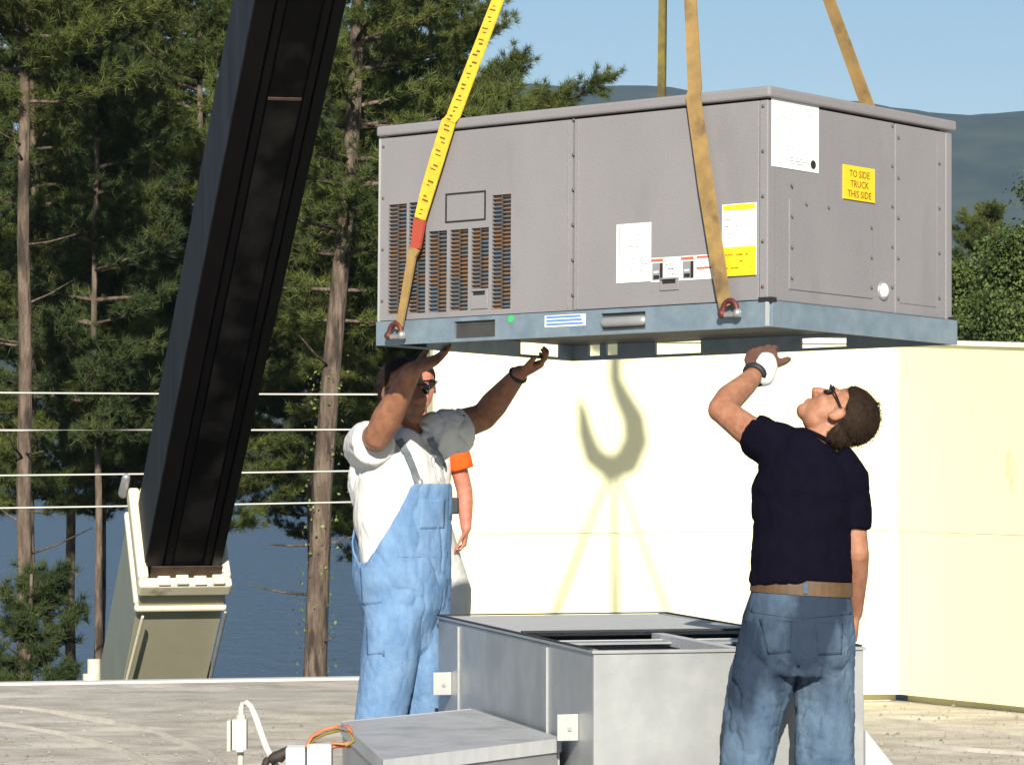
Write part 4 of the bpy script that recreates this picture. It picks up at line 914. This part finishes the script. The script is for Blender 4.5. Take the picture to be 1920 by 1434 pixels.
def hair_mesh(m, seed, top=1.0, thick=.008, n=5200, L=.010, keep=None, back=-.07):
    """cap over the skull plus short strands"""
    keep = keep or (lambda p: (p.z > .045 - .25 * max(0, p.y) + .9 * max(0, p.y - .03)) and p.y < .088 or (p.y < .0 and p.z > back and not (abs(p.x) > .055 and -.05 < p.z < .02 and p.y > -.045)) )
    mb = MB(); mb.ell((0, -.018, .035), .076 + thick, .097 + thick, .088 + thick * top, nu=44, nv=30); mb.ell((0, -.03, -.03), .066 + thick * .6, .078 + thick * .6, .07, nu=40, nv=24)
    me = mb.mesh('hair'); me = clip_faces(me, lambda c: keep(c))
    rs = np.random.RandomState(seed); pts = [v.co.copy() for v in me.vertices]; V = [v.co.copy() for v in me.vertices]; fs = [tuple(p.vertices) for p in me.polygons]
    for i in range(n):
        f = fs[rs.randint(len([0]) if False else len(me.polygons))]; p = sum((pts[k] for k in f), Vector()) / len(f) + Vector(rs.normal(size=3) * .006)
        o = (p - Vector((0, -.02, .02))).normalized(); d = (o * .35 + Vector((0, -.45, -.55)) + Vector(rs.normal(size=3) * .28)).normalized(); s = d.cross(Vector(rs.normal(size=3))).normalized() * .0011
        b = len(V); V += [p - s - o * .003, p + s - o * .003, p + d * L * (.6 + .7 * rs.rand())]; fs.append((b, b + 1, b + 2))
    me2 = bpy.data.meshes.new('hair'); me2.from_pydata([m @ v for v in V], [], fs); me2.update(); me2.polygons.foreach_set('use_smooth', [True] * len(me2.polygons)); return me2
def glasses(m, parent):
    fr = MB()
    for s in (-1, 1):
        pts = []
        for a in np.linspace(0, 2 * math.pi, 14, endpoint=False): pts.append(Vector((s * (.034 + .029 * math.copysign(abs(math.cos(a)) ** .8, math.cos(a))), .094 - .010 * abs(math.cos(a)) - (.012 if math.cos(a) > .5 else 0), .006 + .020 * math.copysign(abs(math.sin(a)) ** .8, math.sin(a)))))
        c = sum(pts, Vector()) / 14; mb = MB(); n = 14
        mb.add([m @ p for p in pts] + [m @ (p + Vector((0, -.003, 0))) for p in pts] + [m @ (c + Vector((0, .003, 0)))], [(i, (i + 1) % n, 28) for i in range(n)] + [(n + (i + 1) % n, n + i, i, (i + 1) % n) for i in range(n)])
        wobj('lens', mb.mesh('l'), M['lens'], parent)
        fr.loft([m @ Vector((s * .064, .083, .012)), m @ Vector((s * .078, .05, .012)), m @ Vector((s * .080, -.005, .006)), m @ Vector((s * .078, -.02, -.008))], [.0035] * 4, n=6)
    fr.loft([m @ Vector((-.064, .084, .014)), m @ Vector((-.03, .099, .018)), m @ Vector((0, .100, .016)), m @ Vector((.03, .099, .018)), m @ Vector((.064, .084, .014))], [.004] * 5, n=6)
    return wobj('sunglasses', fr.mesh('f', True), M['lens'], parent)
def folds(seed, amp, fx=22, ani=(1, 1, .5), fine=.35):
    """drapery: broad bulges plus narrow pinched creases whose direction wanders"""
    rs = np.random.RandomState(seed)
    def f(co):
        p = co * np.array(ani); w = np.stack([sines(p, 7, seed + k, 2) for k in (1, 2, 3)], 1)
        a = sines(p, fx, seed, 2); q = p + .05 * w
        r = 1 - np.abs(sines(q, fx * 1.25, seed + 7, 2)); r2 = 1 - np.abs(sines(q * np.array([1, 1, 1.7]), fx * 2.3, seed + 9, 2))
        m = .5 + .5 * np.tanh(2 * sines(p, 9, seed + 11, 1))
        return amp * (.6 * a - 1.1 * m * (np.clip(r, 0, 1) ** 5) - fine * (1 - m * .4) * (np.clip(r2, 0, 1) ** 5) + .35)
    return f

# ---- worker in navy shirt (right, back to the camera)
Y2 = 11.36
def J2(px, py, dy=0.0): return at(px, py, Y2 + dy)
p2 = thing('person', 'person in navy T-shirt and jeans seen from behind, looking up with one arm raised', 'person', (J2(1480, 1100).x, Y2, 0))
b = MB()
X1 = (1, 0, 0)
b.loft([J2(1502, 1140), J2(1503, 1040), J2(1507, 930), J2(1512, 868), J2(1524, 838)], [(.15, .10), (.145, .10), (.155, .11), (.13, .085), (.06, .06)], X1, 18)
for top_, kn, an in (((1448, 1230, .0), (1402, 1425, -.02), (1398, 1640, .03)), ((1545, 1230, .02), (1546, 1425, .0), (1550, 1640, .06))):
    b.loft([J2(*top_), J2(*kn), J2(*an)], [.08, .05, .035], X1, 12)
sh, elb, wr_ = J2(1452, 832, .06), J2(1352, 768, .22), J2(1421, 697, .46)
b.loft([sh, sh.lerp(elb, .5) + Vector((0, 0, -.012)), elb], [.060, .054, .045], (0, 1, 0), 14)
b.loft([elb, elb.lerp(wr_, .3) + Vector((-.008, 0, 0)), elb.lerp(wr_, .65), wr_], [.046, .049, .040, .029], (0, 1, 0), 14)
b.ell(elb, .044, .044, .044)
hd_ = (J2(1434, 640, .60) - wr_); HANDD = hd_.normalized()
hand(b, wr_, HANDD, (.2, .8, .3), (1, 0, .0), 20)
sr, er, wrr = J2(1583, 893, .02), J2(1606, 1035, .0), J2(1602, 1150, .14)
b.loft([sr, sr.lerp(er, .5), er], [.058, .050, .042], (0, 1, 0), 14); b.loft([er, er.lerp(wrr, .35), wrr], [.043, .042, .028], (0, 1, 0), 14)
hand(b, wrr, (0, .25, -1), (-1, .1, 0), (0, 1, 0), 35)
hm2 = head_frame(J2(1573, 779, .02), (-.42, .26, .87), (.88, .05, .44), 1.0)
b.loft([J2(1522, 850, .02), J2(1538, 825, .02), J2(1556, 800, .02)], [(.062, .062), (.058, .058), (.055, .055)], X1, 14)
head(b, hm2)
wobj('body', solid(b, .0045, 2, name='body'), M['skin'], p2)
wobj('hair', hair_mesh(hm2, 2, keep=lambda p: (p.z > .05 and p.y < .062 + .2 * (p.z - .05)) or (p.y < .016 and p.z > .012) or (p.y < -.036 - .25 * max(0, -p.z - .02) and p.z > -.078)), M['hair'], p2)
glasses(hm2, p2)
# jeans
j = MB()
j.loft([J2(1503, 1088), J2(1502, 1120), J2(1496, 1170), J2(1490, 1225), J2(1487, 1260)], [(.160, .112), (.170, .125), (.188, .145), (.195, .15), (.17, .13)], X1, 22, 'flat')
j.ell(J2(1447, 1205, -.045), .088, .092, .105); j.ell(J2(1545, 1210, -.045), .088, .092, .105)
j.loft([J2(1440, 1215), J2(1424, 1290), J2(1410, 1360, -.01), J2(1401, 1434, -.02), J2(1398, 1540, 0), J2(1396, 1655, .03)], [(.100, .115), (.103, .115), (.094, .10), (.085, .09), (.078, .085), (.080, .09)], X1, 18)
j.loft([J2(1546, 1215, .02), J2(1546, 1290, .02), J2(1548, 1360, .0), J2(1547, 1434, .0), J2(1549, 1540, .03), J2(1551, 1655, .06)], [(.098, .115), (.098, .112), (.095, .10), (.092, .092), (.080, .085), (.082, .09)], X1, 18)
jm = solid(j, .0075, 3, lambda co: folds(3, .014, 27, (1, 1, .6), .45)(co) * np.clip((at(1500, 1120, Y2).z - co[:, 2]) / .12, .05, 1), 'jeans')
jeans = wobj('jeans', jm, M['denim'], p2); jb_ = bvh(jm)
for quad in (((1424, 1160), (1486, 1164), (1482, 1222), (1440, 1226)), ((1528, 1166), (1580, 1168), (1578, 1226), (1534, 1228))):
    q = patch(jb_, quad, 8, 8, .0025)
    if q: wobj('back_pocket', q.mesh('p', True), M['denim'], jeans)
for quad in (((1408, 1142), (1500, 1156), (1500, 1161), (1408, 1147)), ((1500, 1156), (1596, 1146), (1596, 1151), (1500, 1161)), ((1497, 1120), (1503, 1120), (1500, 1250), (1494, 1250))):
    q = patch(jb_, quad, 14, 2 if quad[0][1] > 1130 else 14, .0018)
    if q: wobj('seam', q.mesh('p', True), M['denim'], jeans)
# belt and loops
mb = MB(); mb.loft([J2(1503, 1113), J2(1503, 1086)], [(.172, .126), (.170, .124)], X1, 40, 'flat'); bm_ = mb.mesh('belt'); bm_.transform(Matrix.Translation(J2(1503, 1100)) @ Matrix.Rotation(math.radians(3.5), 4, 'Y') @ Matrix.Translation(-J2(1503, 1100)))
belt = wobj('belt', bm_, M['belt'], p2); bb = bvh(bm_)
for px in (1421, 1510, 1547, 1583):
    q = patch(bb, ((px - 4, 1087), (px + 4, 1087), (px + 4, 1112), (px - 4, 1112)), 2, 4, .006)
    if q: wobj('belt_loop', q.mesh('p'), M['denim_seam'], belt)
# shirt
s = MB()
s.loft([J2(1503, 1092), J2(1502, 1040), J2(1504, 980), J2(1508, 920), J2(1512, 868), J2(1518, 838), J2(1530, 822)], [(.168, .124), (.164, .121), (.168, .125), (.172, .13), (.150, .11), (.105, .09), (.066, .068)], X1, 22, 'flat')
s.loft([J2(1472, 845, .02), J2(1442, 826, .05), J2(1419, 813, .09)], [(.082, .085), (.078, .080), (.074, .078)], (0, 1, 0), 18, 'flat')
s.loft([J2(1556, 868, .0), J2(1586, 905, .0), J2(1594, 950, .0), J2(1592, 988, .0)], [(.075, .075), (.070, .078), (.064, .072), (.060, .070)], (0, 1, 0), 18, 'flat')
sm = solid(s, .0075, 3, folds(21, .011, 22, (1, 1, .9), .3), 'shirt'); shirt2 = wobj('shirt', sm, M['navy'], p2)
mb = MB(); mb.torus(J2(1536, 822, .02), (.45, .05, .9), .066, .009, n=26); wobj('collar', mb.mesh('c', True), M['navy'], shirt2)
# shell colours stand for shaded hand and blown-out wrist, watch-like dark band
g_ = MB(); hand(g_, wr_ + HANDD * .012, HANDD, (.2, .8, .3), (1, 0, .0), 20, 1.16, 1.3); gm = solid(g_, .0055, 2, name='glove'); hand_shell = wobj('glove', gm, M['glove_b'], p2)
c_ = MB(); c_.loft([wr_ - HANDD * .012 + Vector((.02, 0, -.008)), wr_ + HANDD * .03 + Vector((.022, -.004, 0)), wr_ + HANDD * .068 + Vector((.02, -.006, 0))], [(.040, .036), (.043, .036), (.036, .028)], (1, 0, 0), 18); wobj('cuff', c_.mesh('c', True), M['glove_w'], hand_shell)
fa = (wr_ - elb).normalized(); mb = MB(); mb.torus(wr_ - fa * .025, fa, .034, .013, n=24); wobj('wristband', mb.mesh('w', True), M['black'], p2)
for px, dy in ((1398, -.04), (1552, .0)):
    mb = MB(); a = J2(px, 1660, dy); mb.loft([Vector((a.x, a.y - .05, .05)), Vector((a.x - .01, a.y + .04, .055)), Vector((a.x - .02, a.y + .16, .04))], [(.045, .05), (.05, .055), (.045, .04)], X1, 14); mb.box((a.x - .055, a.y - .09, 0), (a.x + .04, a.y + .19, .022)); wobj('shoe', mb.mesh('s', True), M['boot'], p2)

# ---- worker in overalls (left)
Y1 = 13.95
def J1(px, py, dy=0.0): return at(px, py, Y1 + dy)
p1 = thing('person', 'person in white T-shirt and light denim overalls, both hands raised under the unit', 'person', (J1(750, 1100).x, Y1, 0))
FW = Vector((.74, -.67, 0)).normalized(); LT = Vector((-FW.y, FW.x, 0))        # facing, and the person's lateral axis
b = MB()
b.loft([J1(752, 1050), J1(752, 1010), J1(752, 930), J1(758, 860), J1(768, 818)], [(.17, .14), (.17, .14), (.18, .15), (.15, .11), (.065, .06)], LT, 18)
for a_, k_, e_ in (((735, 1110, -.04), (718, 1290, -.08), (708, 1490, -.05)), ((792, 1110, .06), (792, 1290, .06), (790, 1490, .10))): b.loft([J1(*a_), J1(*k_), J1(*e_)], [.06, .05, .04], LT, 12)
sR, eR, wR = J1(694, 826, .04), J1(708, 818, -.27), J1(774, 694, -.46)
b.loft([sR, sR.lerp(eR, .5), eR], [.066, .062, .056], (1, 0, 0), 14); b.ell(eR, .056, .056, .056)
b.loft([eR, eR.lerp(wR, .28), eR.lerp(wR, .6), wR], [.056, .062, .050, .036], (1, 0, 0), 14)
hand(b, wR, (.74, .10, .34), (.1, -.2, 1), (-.5, 1, 0), 12, 1.08, 1.3)
sL, eL, wL = J1(826, 808, .02), J1(906, 782, .16), J1(974, 700, .0)
b.loft([sL, sL.lerp(eL, .5), eL], [.068, .064, .056], (0, 1, 0), 14); b.ell(eL, .055, .055, .055)
b.loft([eL, eL.lerp(wL, .3), eL.lerp(wL, .65), wL], [.056, .058, .046, .034], (0, 1, 0), 14)
hand(b, wL, (.80, -.12, .36), (-.2, 0, 1), (.3, -1, .2), 34, 1.05, 1.3)
hm1 = head_frame(J1(757, 736, .0), (.60, -.76, .10), (.0, .1, 1), 1.12)
b.loft([J1(768, 830, .02), J1(764, 800, .02), J1(758, 765, .02)], [.075, .068, .064], X1, 14); head(b, hm1, 1.12)
wobj('body', solid(b, .0065, 3, name='body'), M['skin2'], p1)
wobj('hair', hair_mesh(hm1, 5, thick=.007, n=2200, L=.010, keep=lambda p: (p.z > .07 and p.y < .045) or (p.y < .005 and p.z > -.06 and not (abs(p.x) > .05 and -.06 < p.z < .02 and p.y > -.04))), M['hair_d'], p1)
glasses(hm1, p1)
s = MB()
s.loft([J1(752, 1075), J1(752, 1030), J1(750, 965), J1(750, 900), J1(752, 855), J1(760, 825), J1(768, 806)], [(.186, .155), (.188, .158), (.196, .168), (.20, .165), (.185, .145), (.13, .10), (.078, .074)], LT, 24, 'flat')
s.loft([J1(712, 850, .02), J1(690, 838, .0), J1(693, 832, -.13), J1(700, 828, -.20)], [(.11, .11), (.105, .10), (.095, .092), (.088, .086)], (1, 0, 0), 18, 'flat')
s.ell(J1(690, 900, .02), .085, .10, .14)
s.loft([J1(800, 830, .02), J1(835, 812, .03), J1(868, 806, .09)], [(.10, .10), (.092, .094), (.086, .088)], (0, 1, 0), 18, 'flat')
sm = solid(s, .008, 3, folds(33, .012, 24, (1, 1, .7)), 'shirt'); shirt1 = wobj('shirt', sm, M['tee'], p1); sb = bvh(sm)
o_ = MB()
o_.loft([J1(760, 1185), J1(757, 1140), J1(754, 1085), J1(752, 1030), J1(752, 965), J1(754, 900), J1(756, 870)], [(.12, .12), (.185, .16), (.207, .178), (.206, .182), (.210, .192), (.210, .196), (.20, .19)], LT, 26, 'round')
o_.loft([J1(738, 1085, -.05), J1(738, 1160, -.07), J1(728, 1250, -.09), J1(714, 1340, -.08), J1(708, 1440, -.06), J1(706, 1500, -.05)], [(.125, .13), (.122, .13), (.108, .115), (.098, .105), (.095, .10), (.10, .11)], X1, 20)
o_.loft([J1(790, 1090, .06), J1(792, 1170, .06), J1(794, 1250, .05), J1(792, 1340, .06), J1(790, 1440, .08), J1(790, 1500, .10)], [(.118, .13), (.106, .12), (.094, .11), (.088, .10), (.088, .10), (.09, .11)], X1, 20)
om = solid(o_, .008, 3, folds(44, .0115, 24, (1, 1, .5), .3), 'overalls')
axc = J1(753, 1000)
def zt_(c):
    d = Vector((c.x - axc.x, c.y - axc.y, 0)); a = abs(math.degrees(d.angle(FW))) if d.length > 1e-4 else 0
    zb_ = at(800, 905, Y1).z; zw = at(725, 1052, Y1).z; zbk = at(700, 960, Y1).z
    if a < 34: return zb_
    if a < 86: return zb_ + (zw - zb_) * ((a - 34) / 52) ** .85
    if a < 105: return zw
    return zw + (zbk - zw) * min(1, (a - 105) / 60)
clip_faces(om, lambda c: c.z < zt_(c))
over = wobj('overalls', om, M['denim_l'], p1); sl_ = over.modifiers.new('thick', 'SOLIDIFY'); sl_.thickness = .006; sl_.offset = 0
obv = bvh(om)
for nm, quad, m in (('bib_pocket', ((790, 935), (834, 935), (832, 990), (786, 992)), M['denim_l']), ('side_pocket', ((676, 1062), (712, 1066), (716, 1130), (680, 1135)), M['denim_l']), ('tool_pocket', ((688, 1175), (718, 1172), (718, 1225), (690, 1228)), M['denim_l']),
                    ('waistband', ((745, 1034), (838, 1034), (838, 1044), (745, 1044)), M['denim_l']), ('seam', ((717, 1060), (722, 1060), (722, 1230), (717, 1230)), M['denim_l']), ('bib_hem', ((776, 906), (838, 906), (838, 915), (774, 915)), M['denim_l'])):
    q = patch(obv, quad, 10, 10, .004)
    if q: wobj(nm, q.mesh('p', True), m, over)
for pts in (((782, 908), (772, 880), (760, 850), (748, 826)), ((838, 906), (830, 876), (820, 848), (806, 822))):
    P = []
    pts = [tuple(pts[min(int(t_), 2)][k] * (1 - (t_ - min(int(t_), 2))) + pts[min(int(t_), 2) + 1][k] * (t_ - min(int(t_), 2)) for k in (0, 1)) for t_ in np.linspace(0, 3, 12)]
    for i in range(len(pts)):
        h = hit(sb, *pts[i])
        if h[0] is not None: P.append((h[0], h[1]))
    if len(P) > 2:
        mb = ribbon([p + n * .012 for p, n in P], .030, .006, [(n.cross((P[-1][0] - P[0][0]))).normalized() for p, n in P], 2); wobj('strap', mb, M['strap'], over)
for px, py in ((783, 905), (838, 902)):
    h = hit(sb, px, py)
    if h[0] is not None: mb = MB(); mb.ell(h[0] + h[1] * .018, .014, .014, .018, nu=10, nv=8); wobj('buckle', mb.mesh('b', True), M['zinc'], over)
fa = (wL - eL).normalized(); mb = MB(); mb.torus(wL - fa * .012, fa, .034, .009, n=24); wobj('watch', mb.mesh('w', True), M['black'], p1)
for px, dy in ((705, -.05), (790, .10)):
    a = J1(px, 1500, dy); mb = MB(); f = FW
    mb.loft([Vector((a.x, a.y, .06)) - f * .06, Vector((a.x, a.y, .065)) + f * .04, Vector((a.x, a.y, .045)) + f * .17], [(.05, .055), (.055, .06), (.048, .042)], LT, 14); wobj('boot', mb.mesh('s', True), M['boot'], p1)

# ---- worker in orange sleeves, behind
Y3 = 17.5; Z3 = .27
def J3(px, py, dy=0.0): return at(px, py, Y3 + dy)
p3 = thing('person', 'person with orange sleeves and grey trousers standing behind the overalls worker', 'person', (J3(780, 1100).x, Y3, Z3))
b = MB()
b.loft([J3(782, 1000), J3(782, 930), J3(782, 850), J3(782, 815), J3(783, 795)], [(.15, .10), (.15, .10), (.17, .11), (.15, .085), (.06, .06)], X1, 16)
fz = lambda px, dy: Vector((J3(px, 1100).x, Y3 + dy, Z3 + .08))
for px in (735, 852): b.loft([J3(760 if px < 780 else 815, 1010), J3(px, 1150), fz(px, .02)], [.08, .05, .035], X1, 12)
for sx, pts, th in ((1, ((846, 822), (871, 920), (874, 988)), (-.4, -1, 0)), (-1, ((718, 822), (684, 918), (673, 975)), (.4, -1, 0))):
    a, e, w = [J3(*q) for q in pts]; e = e + Vector((0, .03, 0)); w = w + Vector((0, -.06, 0))
    b.loft([a, a.lerp(e, .5), e], [.050, .046, .042], (0, 1, 0), 12); b.loft([e, e.lerp(w, .35), w], [.042, .042, .029], (0, 1, 0), 12)
    hand(b, w, (-.10 * sx, -.05, -1), (-sx, 0, 0), th, 55)
hm3 = head_frame(J3(788, 722), (.30, -.95, .05), (0, 0, 1), 1.0); b.loft([J3(782, 815), J3(780, 760)], [.06, .055], X1, 12); head(b, hm3)
wobj('body', solid(b, .0065, 3, name='body'), M['skin3'], p3); wobj('hair', hair_mesh(hm3, 7, n=1200), M['hair'], p3); glasses(hm3, p3)
s = MB(); s.loft([J3(782, 955), J3(782, 905), J3(782, 855), J3(782, 820), J3(784, 798)], [(.168, .12), (.17, .122), (.185, .125), (.165, .10), (.075, .07)], X1, 20, 'flat'); sm = solid(s, .009, 3, folds(5, .006, 15), 'shirt'); sh3 = wobj('shirt', sm, M['tee'], p3)
for pts in (((828, 815), (852, 832), (866, 880)), ((736, 815), (712, 832), (694, 880))):
    s = MB(); s.loft([J3(*q) for q in pts], [(.07, .07), (.068, .068), (.060, .062)], (0, 1, 0), 16, 'flat'); wobj('sleeve', solid(s, .008, 2, folds(6, .005, 22), 'sleeve'), M['orange'], sh3)
s = MB(); s.loft([J3(782, 950), J3(782, 1000), J3(784, 1035)], [(.17, .125), (.18, .13), (.17, .12)], X1, 20)
for px in (732, 852): s.loft([J3(755 if px < 780 else 815, 1005), J3(px, 1110), fz(px, .02)], [(.10, .11), (.085, .09), (.075, .08)], X1, 16)
pants3 = wobj('trousers', solid(s, .009, 3, folds(8, .008, 18), 'trousers'), M['grey_pants'], p3)
mb = MB(); c = J3(851, 948, -.13); mb.box((c.x - .026, c.y - .02, c.z - .042), (c.x + .026, c.y + .015, c.z + .042)); wobj('phone_pouch', mb, M['black'], p3, .008)
for px in (732, 852):
    a = fz(px, 0); mb = MB(); mb.loft([a + Vector((0, .05, -.03)), a + Vector((0, -.05, -.03)), a + Vector((0, -.16, -.045))], [(.045, .05), (.05, .05), (.042, .035)], X1, 12); wobj('boot', mb.mesh('s', True), M['boot'], p3)
# timber stack he stands on
ts = thing('timber_platform', 'low stack of weathered planks behind the curb', 'planks', (J3(780, 1100).x, Y3, 0))
for k in range(5):
    mb = MB(); c = J3(780, 1100); mb.box((c.x - .24, Y3 - .42 + k * .17, .125), (c.x + .30, Y3 - .26 + k * .17, Z3 - .004)); wobj('plank', mb, M['wood'], ts, .004)
for x in (-.2, .15):
    c = J3(780, 1100); mb = MB(); mb.box((c.x + x, Y3 - .40, 0), (c.x + x + .1, Y3 + .40, .122)); wobj('sleeper', mb, M['wood'], ts, .004)

# ------------------------------------------------------------------ air
hz = MB().box((-2000, -70, -14), (2000, 2750, 275)); HZO = obj('haze', hz)
hm = bpy.data.materials.new('thin_air_haze'); hm.use_nodes = True; t = hm.node_tree; t.nodes.clear()
out = t.nodes.new('ShaderNodeOutputMaterial'); pv = t.nodes.new('ShaderNodeVolumePrincipled'); pv.inputs['Color'].default_value = (.42, .62, .95, 1); pv.inputs['Density'].default_value = 1.25e-4; pv.inputs['Anisotropy'].default_value = .0
t.links.new(pv.outputs[0], out.inputs['Volume']); HZO.data.materials.append(hm); HZO['kind'] = 'stuff'; tag(HZO, 'thin blue haze between the roof and the far hills', 'haze')
